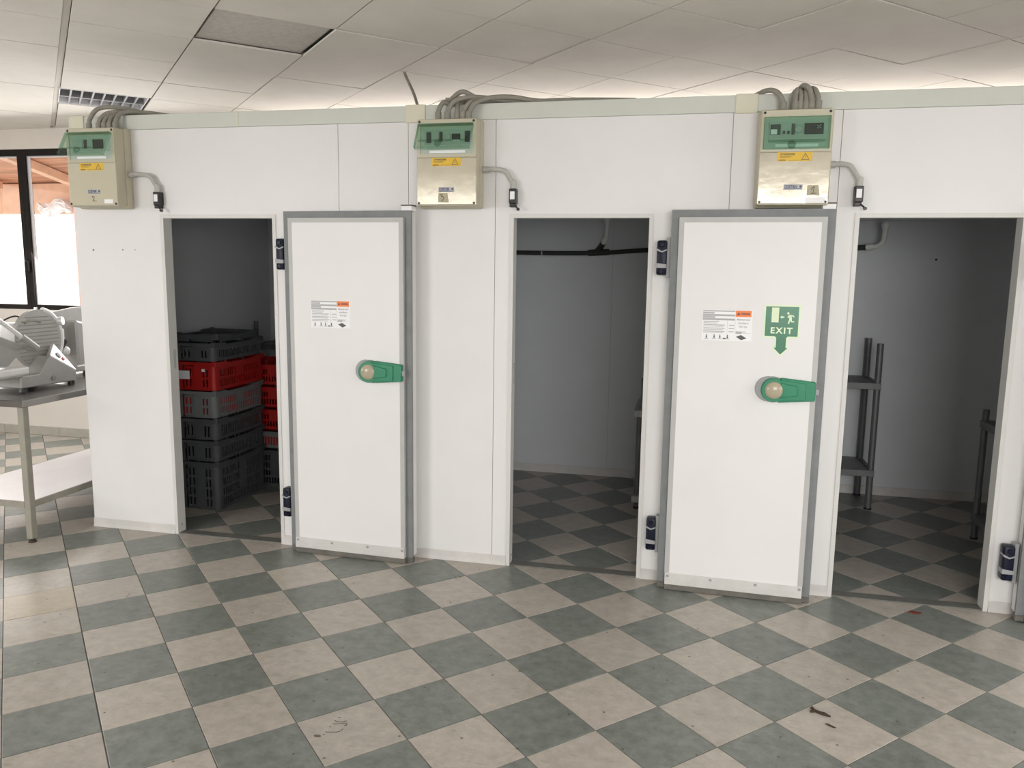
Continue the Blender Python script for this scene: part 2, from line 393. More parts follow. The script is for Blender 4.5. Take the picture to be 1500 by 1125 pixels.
for i in range(-20, 25):
    for j in range(-20, 25):
        cx = CO[0]+(i+.5)*CU[0]+(j+.5)*CV[0]; cy = CO[1]+(i+.5)*CU[1]+(j+.5)*CV[1]
        if (i, j) in (FIX, DARK): continue
        k = 0.2958; ka = 0.95 if i == 0 else 1.0; kb = 0.95 if i == -1 else 1.0
        sq = [(cx+a*CU[0]/0.6*k+b*CV[0]/0.6*k, cy+a*CU[1]/0.6*k+b*CV[1]/0.6*k) for a, b in ((-ka, -1), (kb, -1), (kb, 1), (-ka, 1))]
        P = clip_poly(sq, RX0, RX1, RY0, RY1)
        if len(P) < 3: continue
        full = all(RX0 < x < RX1 and RY0 < y < RY1 for x, y in sq)
        if full:
            o = link('ceiling_tile', tm if i not in (0, -1) else (tma if i == 0 else tmb), ceiling); o.location = (cx, cy, RH+random.uniform(-0.002, 0.002))
            o.rotation_euler = (random.uniform(-0.003, 0.003), random.uniform(-0.003, 0.003), ca)
        else:
            m = MB().prism(P, 'z', RH, RH+0.011).build('ceiling_tile', 'ceil_tile', ceiling)
def clip_line(p, d):
    t0, t1 = -30, 30
    for a, lo, hi in ((0, RX0, RX1), (1, RY0, RY1)):
        if abs(d[a]) < 1e-9: continue
        u, v = (lo-p[a])/d[a], (hi-p[a])/d[a]
        t0, t1 = max(t0, min(u, v)), min(t1, max(u, v))
    return t0, t1
for D, S in ((CU, CV), (CV, CU)):
    for k in range(-20, 25):
        p = (CO[0]+k*S[0], CO[1]+k*S[1]); d = (D[0]/0.6, D[1]/0.6)
        a, b = clip_line(p, d)
        if b-a < 0.1: continue
        main = D is CV and k == 0; wide = 0.016 if main else 0.012
        o = MB().box(a+0.03, b-0.03, -wide, wide, -0.012 if main else 0, 0.010).build('grid_bar', 'ceil_tile' if main else 'ceil_bar', ceiling)
        o.location = (p[0], p[1], RH+0.0145 + (0 if D is CU else 0.011)); o.rotation_euler = (0, 0, math.atan2(d[1], d[0]))
i, j = DARK
cx = CO[0]+(i+.5)*CU[0]+(j+.5)*CV[0]; cy = CO[1]+(i+.5)*CU[1]+(j+.5)*CV[1]
o = MB().box(-0.285, 0.285, -0.285, 0.285, 0, 0.012).build('ceiling_tile', 'ceil_dark', ceiling); o.location = (cx, cy, RH+0.012); o.rotation_euler = (0, 0, ca)
o['label'] = 'grey replacement ceiling tile'

# outer walls with window openings
def wall_with_opening(name, x0, x1, z0, z1, openings, label, mb_fn):
    m = MB(); hs = [(a, b, c, d) for a, b, c, d in openings]
    mb_fn(m, x0, x1, z0, z1, hs)
    o = m.build(name, 'wall'); return struct(o, label, 'wall')
WZ0, WZ1 = 1.205, 2.675
MUL = [-6.365+1.2*k for k in range(10)]          # mullion centres on the far wall
wb = wall_with_opening('wall_back', RX0, RX1, 0, 2.96, [(MUL[0], MUL[-1], WZ0, WZ1)], 'cream plaster wall with the window strip', lambda m, a, b, c, d, h: m.holes((0, RY1, 0), (1, 0, 0), (0, 1, 0), a, b, c, d, 0.25, h))
RW = [(-4.7, -3.1), (-2.8, -0.9), (1.0, 3.3)]
wall_with_opening('wall_rear', RX0, RX1, 0, 2.96, [(a, b, 1.0, 2.62) for a, b in RW], 'cream plaster wall with wide windows', lambda m, a, b, c, d, h: m.holes((0, RY0-0.25, 0), (1, 0, 0), (0, 1, 0), a, b, c, d, 0.25, h))
wall_with_opening('wall_left', RY0, RY1, 0, 2.96, [(-4.1, -1.7, 1.2, 2.6), (-1.5, 0.9, 1.2, 2.6)], 'cream plaster side wall with windows', lambda m, a, b, c, d, h: m.holes((RX0-0.25, 0, 0), (0, 1, 0), (1, 0, 0), a, b, c, d, 0.25, h))
wall_with_opening('wall_right', RY0, RY1, 0, 2.96, [(-4.3, -0.9, 1.1, 2.6)], 'cream plaster side wall with a wide window', lambda m, a, b, c, d, h: m.holes((RX1, 0, 0), (0, 1, 0), (1, 0, 0), a, b, c, d, 0.25, h))
# marble skirting pieces along the far wall
sk = struct(MB().box(RX0, CX0-0.02, RY1-0.006, RY1, 0.002, 0.082).build('baseboard_back', 'grout'), 'low marble skirting along the far cream wall', 'baseboard')
x = RX0+0.02
while x < CX0-0.1:
    x2 = min(x+0.62, CX0-0.02); MB().box(x, x2-0.003, RY1-0.016, RY1-0.004, 0.002, 0.085).build('skirting_piece', 'marble', sk); x = x2
# windows: dark frames with sliding sashes, one per bay
def window(n, pos, width, z0, z1, along, label):
    # local x along the wall, local -y into the room
    w_ = bpy.data.objects.new('window_%d' % n, None); COL.objects.link(w_); w_.location = pos; w_.rotation_euler = (0, 0, along)
    h = width/2
    m = MB(); m.box(-h, -h+0.042, 0.02, 0.09, z0, z1); m.box(h-0.042, h, 0.02, 0.09, z0, z1); m.box(-h+0.042, h-0.042, 0.02, 0.09, z0, z0+0.045); m.box(-h+0.042, h-0.042, 0.02, 0.09, z1-0.058, z1)
    m.build('window_frame', 'winframe', w_)
    m = MB(); m.box(-h+0.042, -h+0.054, 0.045, 0.075, z0+0.045, z1-0.058); m.box(-h+0.054, h-0.054, 0.045, 0.075, z1-0.068, z1-0.058); m.box(h-0.054, h-0.042, 0.045, 0.075, z0+0.045, z1-0.058)
    m.build('sash_bead', 'winlight', w_)
    MB().box(-h+0.05, h-0.05, 0.056, 0.060, z0+0.046, z1-0.066).build('pane', 'glass', w_)
    MB().box(-h-0.012, -h+0.020, -0.012, 0.02, (z0+z1)/2-0.38, (z0+z1)/2-0.28, 0.004).build('latch', 'winframe', w_)
    return struct(w_, label, 'window')
wn = 1
for k in range(9):
    window(wn, ((MUL[k]+MUL[k+1])/2, RY1, 0), 1.198, WZ0, WZ1, 0,
           'dark-framed window pane left of the mullion, above the meat slicers' if k == 0 else 'dark-framed window pane beside the cold-room corner, behind the slicers' if k == 1 else 'window bay of the far wall hidden behind the cold rooms'); wn += 1
for a, b in RW: window(wn, ((a+b)/2, RY0, 0), b-a, 1.0, 2.62, math.pi, 'wide window in the wall behind the photographer'); wn += 1
for a, b in ((-4.1, -1.7), (-1.5, 0.9)): window(wn, (RX0, (a+b)/2, 0), b-a, 1.2, 2.6, math.pi/2, 'window in the side wall left of the photograph'); wn += 1
window(wn, (RX1, -2.6, 0), 3.4, 1.1, 2.6, -math.pi/2, 'wide window in the side wall right of the photograph'); wn += 1
# terrace outside the far window: pale ground, timber canopy, post
struct(MB().box(-25, 20, RY1+0.26, 40, -0.2, -0.05).build('ground', 'ground'), 'pale bright ground outside the window', 'ground')
cn = thing('canopy', (-6, 2.5, 0), 'orange-brown timber porch canopy seen through the window', 'canopy')
for k in range(9):
    o = MB().box(-6.0, 4.2, 0, 0.283, 0, 0.03).build('plank', 'wood_shaded', cn); o.location = (0, 0.03+k*0.285, 2.96-0.0285*k); o.rotation_euler = (R(-5.7), 0, 0)
for x in (-4.0, -2.9, -1.55, -0.3, 0.9, 2.2, 3.6):
    o = MB().box(-0.05, 0.05, 0, 2.45, -0.10, -0.002).build('rafter', 'wood_lit', cn); o.location = (x, 0.04, 2.955); o.rotation_euler = (R(-5.7), 0, R(14))
MB().box(-6.0, 4.2, 2.52, 2.64, 2.30, 2.70, 0.01).build('fascia', 'wood_lit', cn)
for x in (-3.4, -0.93): MB().box(x-0.045, x+0.045, 2.36, 2.45, -0.05, 2.68, 0.01).build('post', 'pinkpost', cn)
t = bmesh.new(); bmesh.ops.create_icosphere(t, subdivisions=3, radius=1.0)
for v in t.verts: v.co = Vector((v.co.x*0.26, v.co.y*0.07, v.co.z*0.10+0.05*math.sin(v.co.x*4)))+Vector((random.uniform(-1, 1), random.uniform(-1, 1), random.uniform(-1, 1)))*0.022
me = bpy.data.meshes.new('plastic_sheet'); t.to_mesh(me); t.free(); me.materials.append(MT['paper'])
o = link('plastic_sheet', me); o.location = (-7.25, 4.86, 2.36); tag(o, 'white crumpled plastic sheet hanging at the porch beam outside', 'sheet')

# ------------------------------------------------------------------ cold-room shell
front = MB().holes((0, 0.006, 0), (1, 0, 0), (0, 1, 0), CX0, CX1, 0, 2.40, 0.056, [(a, b, -1, OTOP) for a, b in OPEN]).build('wall_cold_room_front', 'core')
struct(front, 'white insulated panel front of the three cold rooms', 'wall')
SEAM = [CX0, -0.991, -0.588, -0.107, 1.080, 1.580, 2.79, CX1]
for a, b in zip(SEAM[:-1], SEAM[1:]):
    g = 0.0016
    hs = [(o0, o1, -1, OTOP) for o0, o1 in OPEN if a < o0 < b]
    MB().holes((0, 0, 0), (1, 0, 0), (0, 1, 0), a+g, b-g, 0.0, 2.403, 0.006, hs).build('panel', 'panel', front)
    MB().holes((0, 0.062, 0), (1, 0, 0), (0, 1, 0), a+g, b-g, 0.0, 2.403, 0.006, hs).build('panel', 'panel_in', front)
for k, (px, pz, r) in enumerate(((-2.576, 1.719, 0.0055), (-2.374, 1.721, 0.004), (-2.291, 1.722, 0.003))):
    MB().cyl((px, 0.001, pz), (px, -0.0012, pz), r, n=10).build('screw_hole', 'rubber', front)
# door frames lining each opening
for a, b in OPEN:
    m = MB(); f = 0.017
    m.box(a-f, a, -0.004, 0.003, 0.0, OTOP+f); m.box(b, b+f, -0.004, 0.003, 0.0, OTOP+f); m.box(a, b, -0.004, 0.003, OTOP, OTOP+f)
    m.box(a, a+0.004, -0.004, 0.072, 0.0, OTOP); m.box(b-0.004, b, -0.004, 0.072, 0.0, OTOP); m.box(a+0.004, b-0.004, -0.004, 0.072, OTOP-0.004, OTOP)
    m.build('door_frame', 'frame', front)
    MB().box(a+0.0045, b-0.0045, 0.002, 0.072, 0.0, 0.006, 0.0015).build('threshold_strip', 'threshold', front)
    MB().box(a+0.004, a+0.0065, 0.030, 0.052, 1.02, 1.135, 0.001).build('strike_plate', 'alu', front)
    MB().cyl((a+0.003, 0.035, 0.05), (a+0.007, 0.035, 0.05), 0.004, n=10).build('screw', 'rubber', front)
# skirting profile along the foot of the front
SK = [(CX0, OPEN[0][0]-0.018), (OPEN[0][1]+0.018, OPEN[1][0]-0.018), (OPEN[1][1]+0.018, OPEN[2][0]-0.018), (OPEN[2][1]+0.018, CX1)]
for n, (a, b) in enumerate(SK):
    m = MB().prism([(-0.010, 0.0005), (-0.006, 0.022), (-0.004, 0.052), (0.0005, 0.056), (0.0005, 0.0005)], 'x', a, b)
    struct(m.build('baseboard_front_%d' % (n+1), 'skirt'), 'narrow grey skirting profile at the foot of the cold-room front', 'baseboard')
# top rail + covers + clip
rail = struct(MB().box(CX0, CX1, -0.005, 0.07, 2.404, CTOP, 0.002).build('trim_1', 'trim'), 'pale capping rail along the top of the cold-room front', 'trim')
for a, b in ((-2.672, -2.583), (-0.600, -0.490), (1.086, 1.190)):
    MB().box(a, b, -0.011, 0.075, 2.398, CTOP+0.004, 0.002).build('joint_cover', 'cap', rail)
MB().box(-1.600, -1.585, -0.008, 0.072, 2.408, CTOP+0.001, 0.001).build('clip', 'cap', rail)
# other cold-room walls, partitions, lid
def slab(name, label, x0, x1, y0, y1, z0, z1, seams=None):
    o = MB().box(x0, x1, y0, y1, z0, z1).build(name, 'panel_in'); return struct(o, label, 'wall')
back = MB().box(CX0, CX1, CY1-0.062, CY1-0.001, 0, 2.40).build('wall_cold_room_back', 'core'); struct(back, 'white panelled back wall inside the cold rooms', 'wall')
xs = [CX0+0.07, -0.80, 0.322, 1.45, CX1-0.07]
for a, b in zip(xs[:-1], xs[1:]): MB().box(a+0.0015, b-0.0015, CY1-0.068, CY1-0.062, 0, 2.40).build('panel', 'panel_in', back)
MB().cyl((2.62, CY1-0.067, 1.75), (2.62, CY1-0.071, 1.75), 0.008, n=10).build('screw_hole', 'black', back)
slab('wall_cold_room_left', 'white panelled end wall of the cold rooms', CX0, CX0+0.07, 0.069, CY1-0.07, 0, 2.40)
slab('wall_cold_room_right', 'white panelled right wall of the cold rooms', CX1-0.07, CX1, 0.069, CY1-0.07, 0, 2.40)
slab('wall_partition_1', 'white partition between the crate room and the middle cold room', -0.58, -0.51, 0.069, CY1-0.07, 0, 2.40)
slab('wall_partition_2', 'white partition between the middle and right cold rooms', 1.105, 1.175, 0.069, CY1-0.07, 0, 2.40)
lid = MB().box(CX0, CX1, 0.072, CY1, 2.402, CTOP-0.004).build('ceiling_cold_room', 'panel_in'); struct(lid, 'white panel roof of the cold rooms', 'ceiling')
for n, (a, b) in enumerate(((CX0+0.07, -0.58), (-0.51, 1.105), (1.175, CX1-0.07))):
    m = MB().prism([(CY1-0.082, 0.0005), (CY1-0.076, 0.02), (CY1-0.072, 0.060), (CY1-0.0685, 0.064), (CY1-0.0685, 0.0005)], 'x', a, b)
    struct(m.build('baseboard_back_%d' % (n+2), 'skirt'), 'grey skirting profile inside the %s cold room' % ('left', 'middle', 'right')[n], 'baseboard')

# ------------------------------------------------------------------ doors (swung open flat against the front)
DW, DH = 0.752, 1.936
def ring(m, x0, x1, z0, z1, wd, y0, y1, bottom=False):
    m.box(x0, x0+wd, y0, y1, z0, z1); m.box(x1-wd, x1, y0, y1, z0, z1); m.box(x0+wd, x1-wd, y0, y1, z1-wd, z1)
    if bottom: m.box(x0+wd, x1-wd, y0, y1, z0, z0+wd)
def load_label(d, x, z, y):
    lab = MB().box(x, x+0.236, y-0.0008, y, z, z+0.149).build('load_label', 'paper', d); lab['label'] = 'white load warning sticker with an orange corner'
    W, H = 0.236, 0.149
    def P(name, a, b, c, e, material): return MB().box(x+a*W, x+b*W, y-0.0014, y-0.0008, z+c*H, z+e*H).build(name, material, lab)
    m = MB()
    for (c, e) in ((0.945, 0.985), (0.80, 0.86), (0.665, 0.725)): m.box(x+0.01*W, x+0.655*W, y-0.0014, y-0.0008, z+c*H, z+e*H)
    m.box(x+0.01*W, x+0.24*W, y-0.0014, y-0.0008, z+0.875*H, z+0.925*H); m.box(x+0.01*W, x+0.26*W, y-0.0014, y-0.0008, z+0.735*H, z+0.79*H)
    m.build('table_band', 'inkgrey', lab)
    m = MB()
    for k in range(4):
        zz = z+H*(0.60-k*0.105); m.box(x+0.03*W, x+(0.34 if k == 0 else 0.46)*W, y-0.0013, y-0.0008, zz, zz+0.004); m.box(x+0.03*W, x+0.43*W if k else x+0.30*W, y-0.0013, y-0.0008, zz-0.006, zz-0.0035)
        if k: m.box(x+0.54*W, x+0.64*W, y-0.0013, y-0.0008, zz, zz+0.004)
    for u in (0.505, 0.66): m.box(x+u*W, x+u*W+0.001, y-0.0013, y-0.0008, z+0.22*H, z+0.66*H)
    m.box(x+0.68*W, x+0.97*W, y-0.0013, y-0.0008, z+0.255*H, z+0.262*H); m.box(x+0.68*W, x+0.88*W, y-0.0013, y-0.0008, z+0.29*H, z+0.315*H); m.box(x+0.68*W, x+0.80*W, y-0.0013, y-0.0008, z+0.24*H, z+0.285*H)
    m.build('small_print', 'inkgrey', lab)
    m = MB()
    for u in (0.10, 0.255, 0.37, 0.52):
        m.cyl((x+u*W, y-0.0008, z+0.175*H), (x+u*W, y-0.0014, z+0.175*H), 0.003, n=8); m.box(x+u*W-0.003, x+u*W+0.003, y-0.0014, y-0.0008, z+0.08*H, z+0.15*H); m.box(x+u*W-0.010, x+u*W+0.010, y-0.0014, y-0.0008, z+0.05*H, z+0.062*H)
    m.box(x+0.43*W, x+0.49*W, y-0.0014, y-0.0008, z+0.05*H, z+0.09*H)
    m.prism([(x+0.69*W, z+0.14*H), (x+0.80*W, z+0.03*H), (x+0.90*W, z+0.10*H), (x+0.79*W, z+0.20*H)], 'y', y-0.0014, y-0.0008)
    m.build('pictogram', 'ink', lab)
    P('warning_block', 0.665, 0.975, 0.79, 0.99, 'orange')
    MB().prism([(x+0.69*W, z+0.85*H), (x+0.755*W, z+0.85*H), (x+0.7225*W, z+0.945*H)], 'y', y-0.0020, y-0.0013).build('warning_triangle', 'ink', lab)
    text('lettering', 'WARNING', 0.0140, x+0.768*W, y-0.0017, z+0.858*H, 'ink', lab, sx=0.62, bold=0.0004)
    for k, s in enumerate(('Maximum Load', 'according to', 'floor type')):
        text('lettering', s, 0.0128, x+0.825*W, y-0.0012, z+(0.675-k*0.115)*H, 'inkgrey', lab, 'CENTER', sx=0.75, bold=0.0002)
def exit_sign(d, x, z, y):
    # x,z: lower-left corner of the square field
    S = 0.158; ox = x
    out = [(x-0.008, z-0.008), (x+0.040, z-0.008), (x+0.047, z-0.014), (x+0.047, z-0.052), (x+0.036, z-0.052), (x+0.036, z-0.060), (x+0.076, z-0.098), (x+0.116, z-0.060), (x+0.116, z-0.052), (x+0.106, z-0.052), (x+0.106, z-0.014), (x+0.112, z-0.008), (x+S, z-0.008), (x+S, z+0.150), (x-0.008, z+0.150)]
    sg = MB().prism(out, 'y', y-0.0008, y).build('exit_sign', 'signlight', d); sg['label'] = 'green EXIT sign with a down arrow'
    fld = [(x, z), (x+0.046, z), (x+0.054, z-0.008), (x+0.054, z-0.056), (x+0.044, z-0.056), (x+0.076, z-0.088), (x+0.108, z-0.056), (x+0.099, z-0.056), (x+0.099, z-0.008), (x+0.106, z), (x+S-0.008, z), (x+S-0.008, z+0.142), (x, z+0.142)]
    MB().prism(fld, 'y', y-0.0013, y-0.0008).build('green_field', 'signgreen', sg)
    MB().box(x+0.027, x+0.060, y-0.0018, y-0.0012, z+0.066, z+0.137).build('doorway_symbol', 'signlight', sg)
    a0 = (x+0.066, z+0.092)
    MB().prism([(a0[0], a0[1]), (a0[0]+0.009, a0[1]+0.008), (a0[0]+0.009, a0[1]+0.0035), (a0[0]+0.019, a0[1]+0.0035), (a0[0]+0.019, a0[1]-0.0035), (a0[0]+0.009, a0[1]-0.0035), (a0[0]+0.009, a0[1]-0.008)], 'y', y-0.0018, y-0.0012).build('arrow', 'signlight', sg)
    m = MB(); px, pz = x+0.108, z+0.065
    m.cyl((px-0.006, y-0.0012, pz+0.046), (px-0.006, y-0.0018, pz+0.046), 0.0055, n=12)
    for poly in ([(-0.004, 0.040), (0.010, 0.038), (0.012, 0.018), (0.000, 0.016)], [(0.006, 0.040), (0.019, 0.036), (0.023, 0.028), (0.020, 0.026), (0.016, 0.031), (0.006, 0.032)],
                 [(-0.004, 0.036), (-0.010, 0.028), (-0.002, 0.023), (0.000, 0.026), (-0.004, 0.029), (0.000, 0.033)], [(0.000, 0.018), (0.007, 0.018), (0.003, 0.008), (0.001, -0.004), (-0.006, -0.003), (-0.003, 0.007)],
                 [(0.005, 0.018), (0.012, 0.018), (0.012, 0.010), (0.023, 0.008), (0.023, 0.003), (0.006, 0.004)]):
        m.prism([(px+a, pz+b) for a, b in poly], 'y', y-0.0018, y-0.0012)
    m.build('running_figure', 'signlight', sg)
    text('lettering', 'EXIT', 0.040, x+0.075, y-0.0014, z+0.014, 'signlight', sg, 'CENTER', sx=1.0, bold=0.0014, space=1.3)
def release_handle(d, x, z, y):
    # x,z: centre of the round knob
    base = MB().cyl((x-0.026, y, z+0.002), (x-0.026, y-0.012, z+0.002), 0.062, 0.058, 32).cyl((x-0.005, y, z), (x-0.005, y-0.014, z), 0.064, 0.062, 32).build('release_handle', 'hgrey', d, smooth=True)
    base['label'] = 'green inside release handle with a round cream knob'
    h = MB(); h.cyl((x, y-0.006, z), (x, y-0.036, z), 0.062, 0.056, 32)
    h.prism([(x+0.02, z-0.060), (x+0.188, z-0.046), (x+0.190, z-0.040), (x+0.190, z+0.040), (x+0.186, z+0.046), (x+0.03, z+0.060)], 'y', y-0.028, y, 0.003)
    h.prism([(x+0.02, z-0.050), (x+0.145, z-0.042), (x+0.145, z+0.038), (x+0.02, z+0.052)], 'y', y-0.034, y-0.02, 0.002)
    h.prism([(x+0.03, z-0.036), (x+0.108, z-0.022), (x+0.108, z+0.022), (x+0.03, z+0.040)], 'y', y-0.040, y-0.02, 0.003)
    h.build('housing', 'green', base, smooth=True)
    MB().dome((x, y-0.034, z), 0.043, 0.018).build('knob', 'cream', base, smooth=True)
    MB().box(x+0.182, x+0.206, y-0.018, y-0.004, z-0.017, z+0.012, 0.002).build('bolt', 'hgrey', base)
def make_door(n, x0, yoff, ang, label, exit_):
    d = bpy.data.objects.new('door_%d' % n, None); COL.objects.link(d); d.location = (x0, yoff, 0); d.rotation_euler = (0, 0, R(-ang))
    struct(d, label, 'door')
    MB().box(0.006, DW-0.004, -0.068, -0.006, 0.034, DH-0.004, 0.003).build('leaf', 'frame', d)
    m = MB(); ring(m, 0, DW, 0.030, DH, 0.036, -0.082, -0.066); m.build('gasket', 'gasket', d)
    m = MB(); m.box(0, 0.038, -0.082, -0.050, 0.004, 0.034); m.box(DW-0.038, DW, -0.082, -0.050, 0.004, 0.034); m.build('gasket_foot', 'rubber', d)
    m = MB(); ring(m, 0.0375, DW-0.0375, 0.092, DH-0.0375, 0.026, -0.103, -0.066); m.build('inner_frame', 'alu', d)
    MB().box(0.062, DW-0.062, -0.1035, -0.066, 0.085, DH-0.062).build('inner_panel', 'panel', d)
    ks = MB().box(0.040, DW-0.040, -0.109, -0.066, 0.032, 0.093, 0.001).box(0.040, DW-0.040, -0.111, -0.108, 0.036, 0.050).box(0.040, DW-0.040, -0.111, -0.108, 0.054, 0.066).build('kick_strip', 'skirt', d)
    for sx in (0.055, 0.27, 0.49, 0.70): MB().cyl((sx, -0.108, 0.078), (sx, -0.1125, 0.078), 0.008, 0.006, 12).build('screw', 'hgrey', ks)
    MB().box(0.040, DW-0.038, -0.106, -0.060, 0.004, 0.033).build('floor_sweep', 'rubber', d)
    load_label(d, 0.168, 1.306, -0.1035)
    if exit_: exit_sign(d, 0.464, 1.336, -0.1035)
    release_handle(d, 0.520, 1.077, -0.1035)
    sp = MB().box(DW-0.060, DW-0.002, -0.070, -0.010, DH-0.001, DH+0.024).build('switch_plate', 'paper', d)
    MB().box(DW-0.062, DW, -0.072, -0.008, DH+0.024, DH+0.031).build('plate_edge', 'brownstrip', sp)
    for z0 in (0.188, 1.618):
        hb = MB().box(-0.068, -0.018, -0.062, 0.0, z0, z0+0.172, 0.010, 2).build('hinge', 'navy', d, smooth=True)
        m = MB(); m.prism([(-0.0688, z0+0.122), (-0.043, z0+0.112), (-0.019, z0+0.122), (-0.019, z0+0.129), (-0.043, z0+0.119), (-0.0688, z0+0.132)], 'y', -0.0640, -0.010)
        m.prism([(-0.0690, z0+0.036), (-0.019, z0+0.036), (-0.019, z0+0.054), (-0.0690, z0+0.060)], 'y', -0.0635, -0.010); m.build('hinge_band', 'hgrey', hb)
        m = MB(); m.cyl((-0.043, -0.060, z0+0.150), (-0.043, -0.066, z0+0.150), 0.014, 0.010, 14); m.cyl((-0.043, -0.060, z0+0.020), (-0.043, -0.066, z0+0.020), 0.012, 0.009, 14); m.build('hinge_button', 'navy', hb, smooth=True)
        MB().box(-0.020, -0.001, -0.050, -0.006, z0-0.012, z0+0.186, 0.002).build('hinge_bracket', 'hgrey', hb)
    return d
make_door(1, -1.283, 0.004, 2.4, 'white cold-room door without an exit sign, open beside the crate room', False)
make_door(2, 0.811, -0.018, 1.9, 'white cold-room door with the green EXIT sign, open against the front', True)
make_door(3, 2.500, -0.012, 2.0, 'white cold-room door cut off by the right edge, hinge beside the right opening', True)

# ------------------------------------------------------------------ control boxes on the front
BW, BH = 0.332, 0.448
def control_box(xc, zb, label, number, glossy, open_deg, kind):
    b = thing('control_box', (xc, 0, zb), label, 'control box', 'beige control boxes on the cold-room front')
    h = BW/2
    bd = MB().box(-h, h, -0.060, -0.0005, -0.002, BH, 0.012, 2).box(-h+0.003, h-0.003, -0.128, -0.055, 0.004, BH-0.006, 0.012, 2).build('housing', 'beige', b, smooth=True)
    for z in (0.10, 0.165, 0.305): MB().cyl((h-0.004, -0.038, z), (h+0.0012, -0.038, z), 0.011, n=16).build('knockout', 'beige', bd)
    # lid frame around the small window
    m = MB(); m.holes((0, -0.134, 0), (1, 0, 0), (0, 1, 0), -h+0.010, h-0.010, 0.250, BH-0.012, 0.008, [(-h+0.026, h-0.026, 0.266, 0.398)]); m.build('lid_frame', 'beigelid', b)
    pl = MB().box(-h+0.026, h-0.026, -0.1295, -0.126, 0.266, 0.398).build('module_plate', 'modplate', b)
    MB().box(-h+0.045, h-0.045, -0.133, -0.129, 0.312, 0.382, 0.0015).build('module_rail', 'module', pl)
    if kind == 1:
        mods = [(-0.116, -0.072, 0.325, 0.372, 'black'), (-0.114, -0.086, 0.327, 0.350, 'paper'), (-0.070, -0.024, 0.325, 0.373, 'module'), (-0.022, -0.008, 0.325, 0.374, 'black'), (0.034, 0.118, 0.325, 0.375, 'screen')]
    elif kind == 3:
        mods = [(-0.106, -0.082, 0.320, 0.374, 'black'), (-0.078, -0.040, 0.325, 0.373, 'module'), (-0.036, -0.020, 0.327, 0.375, 'black'), (0.030, 0.074, 0.332, 0.364, 'screen'), (0.032, 0.072, 0.327, 0.334, 'paper'), (0.098, 0.124, 0.322, 0.376, 'black')]
    else:
        mods = [(-0.040, -0.022, 0.327, 0.375, 'black'), (0.018, 0.086, 0.325, 0.375, 'screen'), (-0.100, -0.050, 0.325, 0.373, 'module')]
    for a, c, e, f, mt_ in mods: MB().box(a, c, -0.1375 if mt_ != 'paper' else -0.139, -0.1325, e, f, 0.001).build('switch_module', mt_, pl)
    if kind != 2: MB().cyl((0.008, -0.132, 0.348), (0.008, -0.141, 0.348), 0.018, 0.015, 20).build('socket', 'module', pl, smooth=True)
    if kind == 1:
        m = MB()
        for sx in (-0.056, -0.036): m.box(sx-0.005, sx+0.005, -0.143, -0.136, 0.328, 0.342)
        m.build('breaker_lever', 'black', pl)
        m = MB()
        for sx, sz in ((0.092, 0.364), (0.104, 0.364), (0.092, 0.352), (0.104, 0.352), (0.098, 0.358)): m.box(sx-0.003, sx+0.003, -0.139, -0.137, sz-0.002, sz+0.002)
        m.build('key', 'inkgrey', pl)
    MB().box(-0.09, 0.10, -0.1345, -0.129, 0.270, 0.283).build('module_label', 'paper', pl)
    # tinted hinged cover
    cv = bpy.data.objects.new('cover_hinge', None); bpy.data.objects.remove(cv)
    m = MB(); cw = h-0.020; ch = 0.146; t = 0.0025; dp = 0.022
    m.box(-cw, cw, -dp, -dp+t, -ch, 0); m.box(-cw, -cw+t, -dp+t, 0, -ch, 0); m.box(cw-t, cw, -dp+t, 0, -ch, 0); m.box(-cw+t, cw-t, -dp+t, 0, -t, 0); m.box(-cw+t, cw-t, -dp+t, 0, -ch, -ch+t)
    c = m.build('tinted_cover', 'greencover', b); c.location = (0, -0.1345, 0.404); c.rotation_euler = (R(-open_deg), 0, 0)
    c['label'] = 'transparent green hinged cover'
    m = MB(); m.box(-cw+0.02, cw-0.02, -dp-0.004, -dp, -ch+0.030, -ch+0.042, 0.002); m.build('cover_rib', 'greencover', c)
    MB().cyl((-0.02, -dp+0.001, -ch+0.020), (-0.02, -dp-0.012, -ch+0.020), 0.019, 0.014, 20).build('cover_catch', 'greencover', c, smooth=True)
    lidm = 'glosslid' if glossy else 'beigelid'
    MB().box(-h+0.008, h-0.008, -0.1335, -0.124, 0.012, 0.247, 0.002).build('lower_lid', lidm, b)
    m = MB()
    for sx, sz in ((-h+0.022, BH-0.022), (h-0.022, BH-0.022), (-h+0.018, 0.020), (h-0.018, 0.020)): m = MB().cyl((sx, -0.1325, sz), (sx, -0.1355, sz), 0.0062, n=12); m.build('screw', 'black', b)
    # yellow warning label
    yl = MB().box(-0.077, 0.077, -0.1345, -0.1334, 0.2050, 0.2460).build('warning_label', 'yellow', b); yl['label'] = 'yellow label with a hazard triangle'
    text('lettering', 'ATTENZIONE', 0.0125, -0.066, -0.1348, 0.2325, 'ink', yl, sx=0.85, bold=0.0003)
    m = MB(); m.box(-0.068, -0.012, -0.1349, -0.1344, 0.2265, 0.2280); m.box(-0.068, -0.020, -0.1349, -0.1344, 0.2230, 0.2243); m.box(-0.030, 0.070, -0.1349, -0.1344, 0.2090, 0.2102); m.build('small_print', 'brownstrip', yl)
    text('lettering', 'COSTAN', 0.0085, -0.072, -0.1348, 0.2075, 'ink', yl, sx=0.9, bold=0.0003)
    m = MB()
    tri = [(0.030, 0.2130), (0.062, 0.2130), (0.046, 0.2410)]
    for k in range(3):
        a, e = Vector((tri[k][0], -0.1348, tri[k][1])), Vector((tri[(k+1) % 3][0], -0.1348, tri[(k+1) % 3][1])); m.cyl(a, e, 0.0010, n=6)
